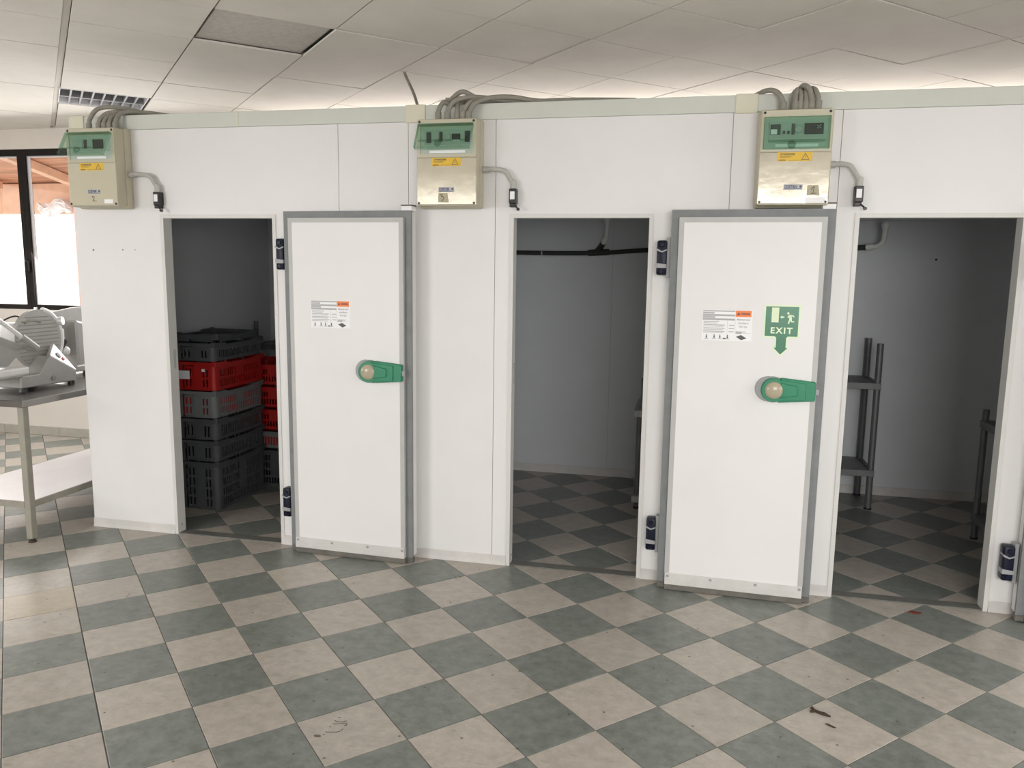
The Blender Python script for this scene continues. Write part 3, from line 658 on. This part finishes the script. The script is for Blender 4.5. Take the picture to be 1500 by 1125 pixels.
    m.cyl((0.046, -0.1348, 0.2210), (0.046, -0.1348, 0.2310), 0.0009, n=6); m.build('hazard_triangle', 'ink', yl)
    # maker's plate
    lx = 0.0 if kind != 2 else 0.008
    mp_ = MB().box(lx-0.042, lx+0.042, -0.1348, -0.1334, 0.0760, 0.1000, 0.0006).build('maker_plate', 'alu', b)
    MB().box(lx-0.038, lx+0.038, -0.1353, -0.1347, 0.0775, 0.0805).build('plate_line', 'blue', mp_)
    text('lettering', 'COSTAN', 0.0190, lx-0.039, -0.1351, 0.0835, 'blue', mp_, sx=0.72, bold=0.0006)
    m = MB(); m.cyl((lx+0.0335, -0.1347, 0.0900), (lx+0.0335, -0.1353, 0.0900), 0.0055, n=14); m.build('emblem', 'blue', mp_)
    # number on tape, written by hand
    if number == '1': tx, tz = 0.090, 0.066
    elif number == '3': tx, tz = -0.016, 0.040
    else: tx, tz = 0.004, 0.040
    tp = MB().prism([(tx-0.028, tz-0.016), (tx+0.030, tz-0.018), (tx+0.022, tz+0.030), (tx-0.026, tz+0.030)], 'y', -0.1343 if number != '2' else -0.1336, -0.1330).build('number_tape', 'tape' if number != '2' else lidm, b)
    strokes = {'1': [[(-0.010, 0.008), (0.004, 0.024), (-0.001, -0.008)], [(-0.010, -0.008), (0.014, -0.007)]],
               '2': [[(-0.012, 0.014), (-0.006, 0.023), (0.002, 0.018), (-0.001, 0.006), (-0.008, -0.005)], [(-0.008, -0.005), (0.002, -0.004), (0.018, -0.005)]],
               '3': [[(-0.018, 0.018), (-0.010, 0.024), (-0.006, 0.018), (-0.012, 0.012)], [(-0.012, 0.012), (-0.002, 0.013), (0.002, 0.006), (-0.002, -0.004), (-0.010, -0.012)]]}[number]
    m = MB()
    for st in strokes: m.tube([(tx+a, -0.1345, tz+c_) for a, c_ in st], 0.0013, 6, 4)
    m.build('handwritten_number', 'handwriting', tp)
    if kind == 2: MB().box(0.072, 0.128, -0.1343, -0.1334, 0.022, 0.044).build('paper_label', 'paper', b)
    if kind == 1: MB().box(0.058, 0.146, -0.1343, -0.1334, 0.014, 0.040).build('paper_label', 'paper', b)
    return b
b1 = control_box(-2.442, 1.957, 'beige control box numbered 2 at the left corner, green cover ajar', '2', False, 30, 2)
b2 = control_box(-0.335, 1.951, 'beige control box numbered 3 between the left door and middle opening', '3', True, 30, 3)
b3 = control_box(1.359, 1.948, 'beige control box numbered 1 above the EXIT door, green cover shut', '1', True, 0, 1)
def conduits(b, paths, material='conduit', r=0.0125):
    o = Vector(b.location)
    for P in paths:
        MB().tube([Vector(p)-o for p in P], r, 10, 7).build('conduit', material, b, smooth=True)
        MB().cyl(Vector(P[0])-o-Vector((0, 0, 0.008)), Vector(P[0])-o+Vector((0, 0, 0.03)), r+0.004, n=12).build('cable_gland', material, b, smooth=True)
zt = 2.405
conduits(b1, [[(-2.500, -0.065, zt), (-2.495, -0.06, 2.46), (-2.445, -0.045, 2.518), (-2.35, 0.0, 2.528), (-2.24, 0.12, 2.515), (-2.05, 0.45, 2.50), (-1.8, 0.9, 2.50)],
              [(-2.435, -0.065, zt), (-2.43, -0.06, 2.45), (-2.395, -0.03, 2.495), (-2.32, 0.03, 2.505), (-2.2, 0.2, 2.50), (-2.0, 0.6, 2.498)],
              [(-2.403, -0.06, zt), (-2.400, -0.055, 2.45), (-2.375, -0.02, 2.49), (-2.31, 0.06, 2.505), (-2.1, 0.35, 2.50), (-1.9, 0.7, 2.498)],
              [(-2.368, -0.06, zt), (-2.365, -0.055, 2.45), (-2.345, -0.02, 2.49), (-2.28, 0.05, 2.505), (-2.1, 0.25, 2.50), (-1.9, 0.55, 2.498)],
              [(-2.330, -0.06, zt), (-2.325, -0.055, 2.455), (-2.300, -0.02, 2.498), (-2.22, 0.06, 2.510), (-2.05, 0.2, 2.50), (-1.85, 0.35, 2.498)]])
conduits(b2, [[(-0.400, -0.065, zt), (-0.398, -0.06, 2.45), (-0.378, -0.045, 2.488), (-0.345, -0.02, 2.480), (-0.33, 0.03, 2.50), (-0.30, 0.2, 2.498)],
              [(-0.372, 0.02, 2.492), (-0.345, 0.0, 2.515), (-0.285, -0.02, 2.543), (-0.225, 0.0, 2.520), (-0.19, 0.06, 2.50), (-0.15, 0.2, 2.498)],
              [(-0.350, -0.065, zt), (-0.345, -0.06, 2.45), (-0.31, -0.05, 2.495), (-0.24, -0.03, 2.513), (-0.16, -0.005, 2.512), (-0.06, 0.03, 2.503), (0.12, 0.08, 2.498), (0.4, 0.16, 2.498)],
              [(-0.298, -0.06, zt), (-0.300, -0.055, 2.45), (-0.300, -0.02, 2.49), (-0.26, 0.06, 2.505), (-0.1, 0.25, 2.498)],
              [(-0.268, -0.065, zt), (-0.262, -0.06, 2.44), (-0.235, -0.05, 2.482), (-0.19, -0.01, 2.500), (-0.05, 0.1, 2.500), (0.2, 0.3, 2.498)],
              [(-0.238, -0.065, zt), (-0.232, -0.06, 2.44), (-0.205, -0.05, 2.480), (-0.14, -0.02, 2.508), (-0.03, 0.01, 2.515), (0.10, 0.05, 2.500), (0.22, 0.07, 2.503), (0.36, 0.08, 2.503), (0.6, 0.1, 2.497)]])
conduits(b3, [[(1.300, -0.065, zt), (1.297, -0.06, 2.44), (1.270, -0.05, 2.482), (1.225, -0.02, 2.497), (1.17, 0.06, 2.49), (1.05, 0.2, 2.495)],
              [(1.352, -0.065, zt), (1.352, -0.06, 2.46), (1.362, -0.04, 2.492), (1.385, 0.03, 2.500), (1.41, 0.15, 2.498), (1.5, 0.4, 2.497)],
              [(1.375, -0.06, zt), (1.378, -0.055, 2.46), (1.372, -0.03, 2.492), (1.36, 0.05, 2.498), (1.36, 0.3, 2.497)],
              [(1.426, -0.065, zt), (1.424, -0.062, 2.45), (1.412, -0.058, 2.492), (1.388, -0.035, 2.510), (1.37, 0.03, 2.500), (1.33, 0.25, 2.497)],
              [(1.456, -0.065, zt), (1.454, -0.060, 2.45), (1.440, -0.045, 2.488), (1.425, 0.0, 2.500), (1.42, 0.15, 2.497)],
              [(1.402, -0.062, zt), (1.402, -0.058, 2.45), (1.400, -0.03, 2.49), (1.40, 0.05, 2.500), (1.45, 0.3, 2.497)]])
def limit_switch(xb, zc, xs_, zs_, label):
    # conduit leaves the box side and drops into a black lever switch
    s = thing('limit_switch', (xs_, 0, zs_), label, 'switch', 'black lever switches above the openings')
    dx = xb-xs_; dz = zc-zs_
    MB().cyl((dx+0.0015, -0.035, dz), (dx+0.030, -0.035, dz), 0.0165, n=14).build('cable_gland', 'conduitlight', s, smooth=True)
    MB().tube([(dx+0.02, -0.035, dz), (dx+0.06, -0.035, dz+0.002), (-0.045, -0.033, dz-0.010), (-0.012, -0.030, dz-0.055), (0, -0.028, 0.075), (0, -0.028, 0.045)], 0.0125, 10, 8).build('conduit', 'conduitlight', s, smooth=True)
    MB().cyl((0, -0.028, 0.044), (0, -0.028, 0.085), 0.0165, n=14).build('conduit_nut', 'conduitlight', s, smooth=True)
    MB().box(-0.019, 0.019, -0.048, -0.001, -0.030, 0.045, 0.003).build('body', 'black', s)
    MB().box(-0.013, 0.011, -0.0495, -0.0475, -0.010, 0.030).build('face_label', 'paper', s)
    MB().box(-0.017, 0.014, -0.042, -0.001, -0.048, -0.030, 0.002).build('head', 'black', s)
    MB().cyl((0.008, -0.040, -0.038), (0.030, -0.046, -0.058), 0.004, n=8).cyl((0.030, -0.038, -0.060), (0.030, -0.052, -0.060), 0.008, n=14).build('lever', 'black', s)
limit_switch(-2.276, 2.148, -2.100, 2.005, 'black lever switch on a conduit above the crate-room opening')
limit_switch(-0.169, 2.148, -0.005, 2.005, 'black lever switch on a conduit above the middle opening')
limit_switch(1.525, 2.148, 1.668, 2.003, 'black lever switch on a conduit above the right opening')

# ------------------------------------------------------------------ ceiling fixture and hanging cable
i, j = FIX
cx = CO[0]+(i+.5)*CU[0]+(j+.5)*CV[0]; cy = CO[1]+(i+.5)*CU[1]+(j+.5)*CV[1]
lf = thing('ceiling_light', (cx, cy, RH), 'recessed louvre ceiling light, switched off, above box 2', 'light', rz=ca)
k = 0.286
MB().holes((0, -k, 0), (1, 0, 0), (0, 1, 0), -k, k, 0.002, 0.075, 0.004, []).holes((0, k-0.004, 0), (1, 0, 0), (0, 1, 0), -k, k, 0.002, 0.075, 0.004, []).holes((-k, 0, 0), (0, 1, 0), (1, 0, 0), -k, k, 0.002, 0.075, 0.004, []).holes((k-0.004, 0, 0), (0, 1, 0), (1, 0, 0), -k, k, 0.002, 0.075, 0.004, []).box(-k, k, -k, k, 0.075, 0.080).build('housing', 'reflector', lf)
for n in range(1, 8): MB().prism([(-k+n*2*k/8-0.003, 0.050), (-k+n*2*k/8+0.003, 0.050), (-k+n*2*k/8+0.006, 0.004), (-k+n*2*k/8-0.006, 0.004)], 'y', -k+0.006, k-0.006).build('cross_louvre', 'louvre', lf)
for n in range(1, 2): MB().prism([(-0.004, 0.052), (0.004, 0.052), (0.012, 0.003), (-0.012, 0.003)], 'x', -k+0.006, k-0.006).build('lamp_louvre', 'louvre', lf)
for n in range(2): MB().cyl((-k+0.02, -k+(n+.5)*k, 0.058), (k-0.02, -k+(n+.5)*k, 0.058), 0.008, n=10).build('tube_lamp', 'paper', lf)
cb = thing('hanging_cable', (-0.62, 0.30, CTOP), 'grey cable dropping from the ceiling joint to the cold-room roof', 'cable')
MB().tube([(-0.277, 0.479, 2.856-CTOP), (-0.24, 0.43, 2.80-CTOP), (-0.12, 0.22, 2.66-CTOP), (-0.02, 0.03, 2.52-CTOP), (0.0, 0.0, 0.012), (0.05, 0.05, 0.010), (0.2, 0.3, 0.010)], 0.009, 8, 6).build('cord', 'conduit', cb, smooth=True)

# ------------------------------------------------------------------ crates in the left cold room
def crate(loc, L, W, h, material, label, group, rot=0.0, small=False, note=False):
    # long side along local y (L), short side along local x (W); origin at the near right floor corner
    c = thing('crate', loc, label, 'crate', group, rot)
    t = 0.003; cr = 0.032; rows = max(1, int(round((h-0.05)/0.065))); m = MB()
    zr = [0.022+k*(h-0.055)/rows for k in range(rows)]; hh = (h-0.055)/rows-0.016
    # short sides: two proud corner blocks and a recessed middle
    for y, n in ((0.0, (0, 1, 0)), (L-t, (0, 1, 0))):
        for a in (-W, -0.155):
            hs = [(a+0.062+kk*0.026, a+0.074+kk*0.026, z, z+hh) for z in zr for kk in (0, 1)]
            m.holes((0, y, 0), (1, 0, 0), n, a+(cr if a == -W else 0), a+0.155-(0 if a == -W else cr), 0, h-0.02, t, hs)
        yy = y+(0.02 if y == 0 else -0.02)
        m.holes((0, yy, 0), (1, 0, 0), n, -W+0.155, -0.155, 0, h-0.03, t, [(-W+0.165+kk*0.03, -W+0.178+kk*0.03, z, z+hh) for z in zr for kk in range(2)])
    # long sides: rows of narrow slots
    for x in (-W, -t):
        hs = []
        u = 0.06
        while u < L-0.07:
            if not (L/2-0.045 < u < L/2+0.035): hs += [(u, u+0.0135, z, z+hh) for z in zr]
            else: hs += [(u, u+0.0135, zr[0], zr[0]+hh)]
            u += 0.0225
        m.holes((x, 0, 0), (0, 1, 0), (1, 0, 0), cr, L-cr, 0, h-0.02, t, hs)
    for ox, oy, a0 in ((-cr, cr, -90), (-W+cr, cr, 180), (-W+cr, L-cr, 90), (-cr, L-cr, 0)):
        A = [R(a0+k_*18) for k_ in range(6)]
        m.prism([(ox+cr*math.cos(a), oy+cr*math.sin(a)) for a in A]+[(ox+(cr-t)*math.cos(a), oy+(cr-t)*math.sin(a)) for a in A[::-1]], 'z', 0, h-0.02)
    m.box(-W+cr, -cr, 0.004, L-0.004, 0, 0.005); m.box(-W+0.004, -W+cr, cr, L-cr, 0, 0.005); m.box(-cr, -0.004, cr, L-cr, 0, 0.005)
    m.build('basket', material, c, smooth=True)
    m = MB()
    for x0, x1 in ((-W-0.008, -W+0.012), (-0.012, 0.008)):
        m.prism([(0, h-0.022), (L, h-0.022), (L, h), (L-0.12, h), (L-0.15, h-0.012), (0.15, h-0.012), (0.12, h), (0, h)], 'x', x0, x1)
    m.box(-W+0.012, -0.012, -0.008, 0.012, h-0.022, h-0.002); m.box(-W+0.012, -0.012, L-0.012, L+0.008, h-0.022, h-0.002)
    for y in (-0.008, L-0.02):
        for x in (-W-0.008, -0.020): m.box(x, x+0.028, y, y+0.028, h-0.03, h+0.006, 0.004)
    m.build('rim', material, c)
    if note:
        MB().box(-W+0.02, -0.190, -0.0016+0.0, -0.0002, h*0.38, h*0.68).build('paper_label', 'paper', c)
        MB().box(-0.098, -0.075, -0.0016, 0.0, h*0.66, h*0.76).build('paper_label', 'paper', c)
    if material == 'cratelight':
        m = MB()
        m.box(-W+0.012, -0.012, 0.030, 0.034, 0.012, h-0.03); m.box(-W+0.012, -0.012, L-0.034, L-0.030, 0.012, h-0.03); m.box(-W+0.012, -W+0.016, 0.034, L-0.034, 0.012, h-0.03); m.box(-0.016, -0.012, 0.034, L-0.034, 0.012, h-0.03)
        m.build('red_inner_wall', 'cratered', c)
    return c
G1 = 'crates stacked behind the left doorway'
levels = [(0.0, 0.328, 'crategrey', 'tall dark grey slotted crate at the bottom of the front stack'),
          (0.335, 0.140, 'crategrey', 'low dark grey crate second from the bottom of the front stack'),
          (0.482, 0.142, 'crategrey', 'low dark grey crate third from the bottom of the front stack'),
          (0.631, 0.178, 'cratelight', 'lighter grey crate with red showing through its slots, under the red crate'),
          (0.816, 0.188, 'cratered', 'red crate with a white paper label in the front stack'),
          (1.011, 0.120, 'crategrey', 'dark grey crate on top of the labelled red crate')]
for z, h, mt_, lb in levels:
    crate((-2.118+random.uniform(-.004, .004), 0.480+random.uniform(-.006, .006), z), 0.60, 0.40, h, mt_, lb, G1, random.uniform(-0.008, 0.008), note=(mt_ == 'cratered'))
crate((-2.130, 0.545, 1.147), 0.53, 0.36, 0.036, 'crategrey', 'shallow dark tray lying crookedly at the very top of the front stack', G1, 0.03)
for z, h, mt_, lb in [(0.0, 0.285, 'crategrey', 'dark grey slotted crate at the foot of the rear stack'), (0.292, 0.135, 'cratelight', 'grey crate under the red crates of the rear stack'),
                      (0.434, 0.162, 'cratered', 'lowest of the three red crates in the rear stack'), (0.603, 0.162, 'cratered', 'middle of the three red crates in the rear stack'), (0.772, 0.160, 'cratered', 'topmost red crate of the rear stack')]:
    crate((-1.755, 1.530, z), 0.60, 0.40, h, mt_, lb, G1, math.pi/2)

# ------------------------------------------------------------------ storage racks inside the rooms
def rack(loc, W, D, posts, shelves, label, shelf_mat='rackgrey', r=0.022, top=None):
    # local: x 0..W, y 0..D; posts [(x,y,height)], shelves [z]
    k = thing('storage_rack', loc, label, 'rack')
    for x, y, hgt in posts:
        p = MB().cyl((x, y, 0.012), (x, y, hgt), r, n=14).build('post', 'rackgrey', k, smooth=True)
        MB().cyl((x, y, 0.0005), (x, y, 0.012), r+0.004, n=14).build('foot', 'black', p)
    for z in shelves:
        m = MB(); m.box(-0.02, W+0.02, -0.03, -0.002, z-0.045, z, 0.002); m.box(-0.02, W+0.02, D+0.002, D+0.03, z-0.045, z, 0.002); m.box(-0.02, 0.008, -0.002, D+0.002, z-0.045, z); m.box(W-0.008, W+0.02, -0.002, D+0.002, z-0.045, z)
        f = m.build('shelf_frame', shelf_mat, k)
        n = 9
        for s_ in range(n):
            y = 0.03+s_*(D-0.06)/(n-1); MB().box(0.01, W-0.01, y-0.012, y+0.012, z-0.016, z-0.002, 0.002).build('slat', shelf_mat, f)
    return k
rack((1.26, 1.685, 0), 0.945, 0.36, [(0.945, 0.0, 1.17), (0.945, 0.36, 1.18), (0.02, 0.0, 1.17), (0.02, 0.36, 1.18)], [0.90, 0.285], 'grey tubular rack with two slatted shelves, left inside the right cold room')
rack((2.725, 0.62, 0), 0.46, 0.56, [(0.0, 0.56, 0.825), (0.46, 0.56, 0.825), (0.0, 0.0, 0.825), (0.46, 0.0, 0.825)], [0.755, 0.160], 'low grey rack at the right edge of the right cold room', r=0.019)
rack((0.600, 1.250, 0), 0.45, 0.50, [(0.012, 0.03, 0.68), (0.43, 0.03, 0.68), (0.012, 0.48, 0.86), (0.43, 0.48, 0.86)], [0.70, 0.10], 'pale-edged rack half hidden behind the right jamb of the middle cold room', 'racklight', r=0.016)
rack((-2.50, 1.66, 0), 1.0, 0.36, [(0.0, 0.0, 1.20), (1.0, 0.0, 1.20), (0.0, 0.36, 1.20), (1.0, 0.36, 1.20)], [1.02, 0.45], 'grey rack behind the crate stacks in the left cold room', r=0.018)

# drain pipes on the back walls
pp = thing('drain_pipe', (0.0, 2.0, 1.77), 'dark insulated pipe with a white downpipe, back wall of the middle cold room', 'pipe')
MB().tube([(-0.50, 0, 0.004), (-0.1, 0, 0.0), (0.25, 0, 0.006), (0.6, 0, 0.030), (1.09, 0, 0.055)], 0.0175, 12, 5).build('insulated_run', 'darkpipe', pp, smooth=True)
MB().cyl((-0.225, 0, 0.003), (-0.217, 0, 0.003), 0.021, n=14).build('clip', 'alu', pp)
MB().cyl((0.14, 0, 0.004), (0.30, 0, 0.012), 0.024, n=14).tube([(0.20, 0, 0.01), (0.235, -0.02, 0.045), (0.255, -0.04, 0.075)], 0.022, 12, 4).build('branch', 'darkpipe', pp, smooth=True)
MB().tube([(0.25, -0.035, 0.07), (0.275, -0.06, 0.105), (0.285, -0.08, 0.15), (0.287, -0.08, 0.27)], 0.017, 12, 5).cyl((0.287, -0.08, 0.215), (0.287, -0.08, 0.262), 0.024, 0.030, 16).cyl((0.262, -0.045, 0.085), (0.275, -0.062, 0.115), 0.022, n=14).build('white_downpipe', 'whitepvc', pp, smooth=True)
MB().box(-0.25, 0.75, -0.33, 0.05, 0.27, 0.60, 0.01).build('cooler_tray', 'panel_in', pp)
pp = thing('drain_pipe', (1.95, 2.0, 1.80), 'dark pipe with a white elbow, back wall of the right cold room', 'pipe')
MB().tube([(-0.70, 0, 0.0), (-0.2, 0, 0.01), (0.03, 0, 0.022), (0.19, -0.025, 0.030)], 0.019, 12, 5).build('insulated_run', 'darkpipe', pp, smooth=True)
MB().tube([(0.18, -0.025, 0.030), (0.235, -0.05, 0.036), (0.268, -0.07, 0.062), (0.276, -0.08, 0.11), (0.278, -0.08, 0.20)], 0.018, 12, 5).cyl((0.278, -0.08, 0.150), (0.278, -0.08, 0.190), 0.022, 0.031, 16).cyl((0.175, -0.022, 0.029), (0.215, -0.040, 0.033), 0.024, n=14).build('white_downpipe', 'whitepvc', pp, smooth=True)
MB().box(-0.3, 0.75, -0.33, 0.05, 0.22, 0.56, 0.01).build('cooler_tray', 'panel_in', pp)

# ------------------------------------------------------------------ work table and slicers
tb = thing('work_table', (-3.14, 0.55, 0), 'steel work table with a white undershelf beside the cold-room corner', 'table')
X0, X1, Y0, Y1, ZT = -0.36, 0.345, -0.925, 0.85, 0.852
MB().box(X0, X1, Y0, Y1, ZT-0.040, ZT, 0.003).build('table_top', 'steeltop', tb)
for x in (X0+0.03, X1-0.03):
    for y in (Y0+0.03, Y1-0.03):
        l_ = MB().box(x-0.021, x+0.021, y-0.021, y+0.021, 0.025, ZT-0.040, 0.003).build('leg', 'leggrey', tb)
        MB().cyl((x, y, 0.0005), (x, y, 0.012), 0.024, 0.020, 14).cyl((x, y, 0.01), (x, y, 0.03), 0.010, n=10).build('foot', 'leafbrown', l_)
us = MB().box(X0+0.012, X1-0.012, Y0+0.012, Y1-0.012, 0.236, 0.250).build('undershelf', 'shelfwhite', tb)
m = MB(); m.box(X1-0.018, X1-0.008, Y0+0.05, Y1-0.05, 0.212, 0.2505); m.box(X0+0.008, X0+0.018, Y0+0.05, Y1-0.05, 0.212, 0.2505); m.box(X0+0.05, X1-0.05, Y0+0.008, Y0+0.018, 0.212, 0.2505); m.box(X0+0.05, X1-0.05, Y1-0.018, Y1-0.008, 0.212, 0.2505)
m.build('shelf_rim', 'leggrey', us)

def slicer(loc, rz, label, detail=True):
    # local: x = towards the viewer's side (front, +X world), y = right, z up; origin on the table under the front plane
    s = thing('meat_slicer', loc, label, 'meat slicer', 'meat slicers on the work table', rz)
    # base with sloping switch shoulder
    MB().prism([(-0.23, 0.025), (0.22, 0.018), (0.22, 0.088), (0.01, 0.205), (-0.08, 0.098), (-0.23, 0.098)], 'x', -0.36, 0.0, 0.006).build('base', 'castalu', s)
    t_ = bmesh.new()
    for p in ((-0.002, 0.012, 0.208), (-0.002, 0.220, 0.090), (-0.10, 0.262, 0.085), (-0.10, 0.150, 0.265), (-0.13, 0.150, 0.262), (-0.22, 0.12, 0.10), (-0.22, 0.25, 0.07), (-0.01, 0.10, 0.06)): t_.verts.new(p)
    bmesh.ops.convex_hull(t_, input=t_.verts[:]); mb_ = MB(); mb_._add(t_); sh = mb_.build('switch_shoulder', 'bright', s)
    n_ = Vector((0.768, 0.316, 0.557)); c_ = Vector((-0.0314, 0.1054, 0.1956))
    MB().cyl(c_-n_*0.004, c_+n_*0.006, 0.020, n=20).build('emblem', 'cratelight', sh)
    c_ = Vector((-0.0265, 0.140, 0.169)); MB().cyl(c_-n_*0.004, c_+n_*0.007, 0.012, n=14).build('switch_button', 'red', sh)
    MB().cyl((0.0, 0.02, 0.060), (0.008, 0.02, 0.060), 0.016, n=16).build('base_plug', 'leggrey', s)
    for x, y in ((-0.02, 0.19), (-0.34, 0.19), (-0.02, -0.20), (-0.34, -0.20)): MB().cyl((x, y, 0.0005), (x, y, 0.026), 0.024, 0.018, 14).build('foot', 'black', s)
    # gauge plate with ribs and blade ring
    gp = MB().cyl((-0.135, 0.046, 0.302), (-0.110, 0.046, 0.302), 0.190, n=48).build('gauge_plate', 'castalu', s, smooth=True)
    for k_ in range(13):
        z = 0.300+(-6+k_)*0.024; hw = math.sqrt(max(0.0, 0.172**2-(z-0.297)**2))
        MB().box(-0.112, -0.106, 0.040-hw, 0.040+hw, z-0.0032, z+0.0032, 0.001).build('rib', 'leggrey', gp)
    pts = [(-0.12+0.0, 0.045+0.196*math.cos(a), 0.300+0.196*math.sin(a)) for a in [R(-75+k_*10) for k_ in range(16)]]
    MB().tube(pts, 0.016, 10, 3).build('blade_guard', 'bright', s, smooth=True)
    MB().tube([(-0.104, 0.0+0.07*math.cos(a), 0.395+0.03*math.sin(a)) for a in [R(30+k_*20) for k_ in range(7)]], 0.006, 8, 3).build('grip_slot', 'leggrey', gp, smooth=True)
    MB().cyl((-0.12, 0.045, 0.480), (-0.12, 0.045, 0.505), 0.010, n=10).cyl((-0.13, 0.215, 0.405), (-0.09, 0.230, 0.410), 0.028, n=16).build('guard_knob', 'bright', gp, smooth=True)
    # carriage tray, pusher rod
    MB().prism([(-0.62, 0.20), (-0.24, 0.160), (-0.10, 0.270), (-0.62, 0.485)], 'x', -0.090, -0.075).build('carriage_tray', 'castalu', s)
    MB().box(-0.30, 0.03, -0.52, -0.235, 0.098, 0.150, 0.006).build('carriage_foot', 'castalu', s)
    MB().box(0.0, 0.035, -0.42, -0.195, 0.112, 0.160, 0.012, 2).build('carriage_knob', 'bright', s)
    rd = MB().cyl((0.02, -0.50, 0.545), (0.02, -0.185, 0.315), 0.013, n=12).build('pusher_rod', 'bright', s, smooth=True)
    MB().cyl((0.02, -0.225, 0.345), (0.02, -0.115, 0.265), 0.021, n=14).cyl((0.02, -0.118, 0.268), (-0.06, -0.10, 0.258), 0.018, n=12).build('rod_sleeve', 'castalu', rd, smooth=True)
    # motor column behind
    MB().box(-0.40, -0.16, 0.02, 0.24, 0.06, 0.40, 0.03, 2).build('motor_column', 'castalu', s, smooth=True)
    MB().tube([(-0.14, -0.04, 0.40), (-0.14, -0.08, 0.455), (-0.15, -0.18, 0.43), (-0.17, -0.30, 0.33), (-0.2, -0.36, 0.42), (-0.24, -0.38, 0.32)], 0.005, 8, 6).build('power_cord', 'black', s, smooth=True)
    return s
slicer((-3.035, 0.10, ZT), 0.0, 'near steel meat slicer with a round ribbed plate, on the work table')
# second machine, turned with its housing towards the room, behind the first
s2 = thing('meat_slicer', (-3.30, 0.75, ZT), 'rear meat slicer half hidden by the cold-room corner', 'meat slicer', 'meat slicers on the work table')
MB().box(-0.16, 0.03, -0.16, 0.30, 0.030, 0.075, 0.008).build('base', 'castalu', s2)
for x, y in ((0.0, -0.04), (0.0, 0.26), (-0.14, -0.12), (-0.14, 0.26)): MB().cyl((x, y, 0.0005), (x, y, 0.032), 0.026, 0.020, 14).build('foot', 'black', s2)
MB().prism([(-0.107, 0.060), (0.12, 0.060), (0.12, 0.350), (-0.02, 0.372), (-0.107, 0.392)], 'x', -0.15, 0.0, 0.014).build('motor_column', 'castalu', s2, smooth=True)
MB().prism([(-0.33, 0.16), (0.22, 0.16), (0.22, 0.475), (0.05, 0.470), (-0.29, 0.425)], 'x', -0.185, -0.165, 0.004).build('tray', 'castalu', s2)
MB().box(0.020, 0.050, -0.37, -0.27, 0.235, 0.345, 0.008).build('guide_arm', 'bright', s2)
MB().cyl((0.035, -0.315, 0.205), (0.035, -0.265, 0.262), 0.024, n=12).build('grip', 'black', s2, smooth=True)
MB().dome((0.04, -0.27, 0.19), 0.035, 0.03, (1, 0, 0)).build('dial', 'bright', s2, smooth=True)

# ------------------------------------------------------------------ debris on the floor
def leaf(name, loc, parts, label, material, group=None):
    m = MB()
    for poly, z0, z1 in parts: m.prism(poly, 'z', z0, z1)
    o = m.build(name, material); o.location = loc; tag(o, label, 'debris', group); return o
leaf('dead_leaf', (1.452, -1.164, 0.0006), [([(-0.045, 0.035), (-0.030, 0.052), (-0.022, 0.024), (0.004, 0.006), (0.030, 0.004), (0.060, -0.026), (0.020, -0.020), (-0.008, -0.006), (-0.022, 0.004), (-0.048, -0.006), (-0.052, 0.004), (-0.030, 0.014)], 0.0, 0.006)], 'curled dark brown leaf scrap on a light tile at lower right', 'leafbrown').scale = (0.62, 0.72, 1)
leaf('dead_leaf', (1.478, -1.245, 0.0006), [([(-0.016, 0.010), (-0.006, 0.010), (0.018, -0.010), (0.006, -0.008)], 0.0, 0.004)], 'tiny dark leaf splinter below the curled leaf scrap', 'leafbrown')
leaf('dead_leaf', (2.052, -0.112, 0.0006), [([(-0.028, 0.0), (-0.012, 0.014), (0.010, 0.010), (0.030, 0.004), (0.014, -0.012), (-0.010, -0.012)], 0.0, 0.006)], 'small reddish leaf before the right threshold', 'leafred')
m = MB()
fp = []
for (x, y), a, b_ in (((-0.303, -1.744), 0.014, 0.008), ((-0.285, -1.731), 0.004, 0.003)): fp.append([(x+a*math.cos(t_*math.pi/5), y+b_*math.sin(t_*math.pi/5)) for t_ in range(10)])
for P in fp: m.prism(P, 'z', 0.0002, 0.0007)
for arc in ([(-0.287, -1.714), (-0.278, -1.714), (-0.242, -1.703), (-0.234, -1.682)], [(-0.284, -1.661), (-0.273, -1.662), (-0.252, -1.653), (-0.235, -1.649)], [(-0.285, -1.641), (-0.27, -1.647), (-0.253, -1.641), (-0.242, -1.633)], [(-0.239, -1.662), (-0.232, -1.66), (-0.235, -1.647)], [(-0.281, -1.622), (-0.272, -1.618)], [(-0.287, -1.678), (-0.282, -1.683)]):
    m.tube([(x, y, 0.0004) for x, y in arc], 0.0018, 6, 4)
o = m.build('shoe_print', 'dirt'); tag(o, 'faint dirty shoe print on a light tile in the foreground', 'stain')
for v in o.data.vertices: v.co.z = min(max(v.co.z, 0.0002), 0.0012)

m = MB()
for x, y in ((-0.262, -0.216), (-0.252, -0.235), (-0.238, -0.259), (-0.219, -0.270), (-0.221, -0.232), (-0.232, -0.220)):
    m.prism([(x+0.006*math.cos(t_*math.pi/3+x*40), y+0.004*math.sin(t_*math.pi/3)) for t_ in range(6)], 'z', 0.0002, 0.0006)
tag(m.build('scuff_mark', 'dirt'), 'cluster of small dark scuff marks on a light tile below box 3', 'stain')
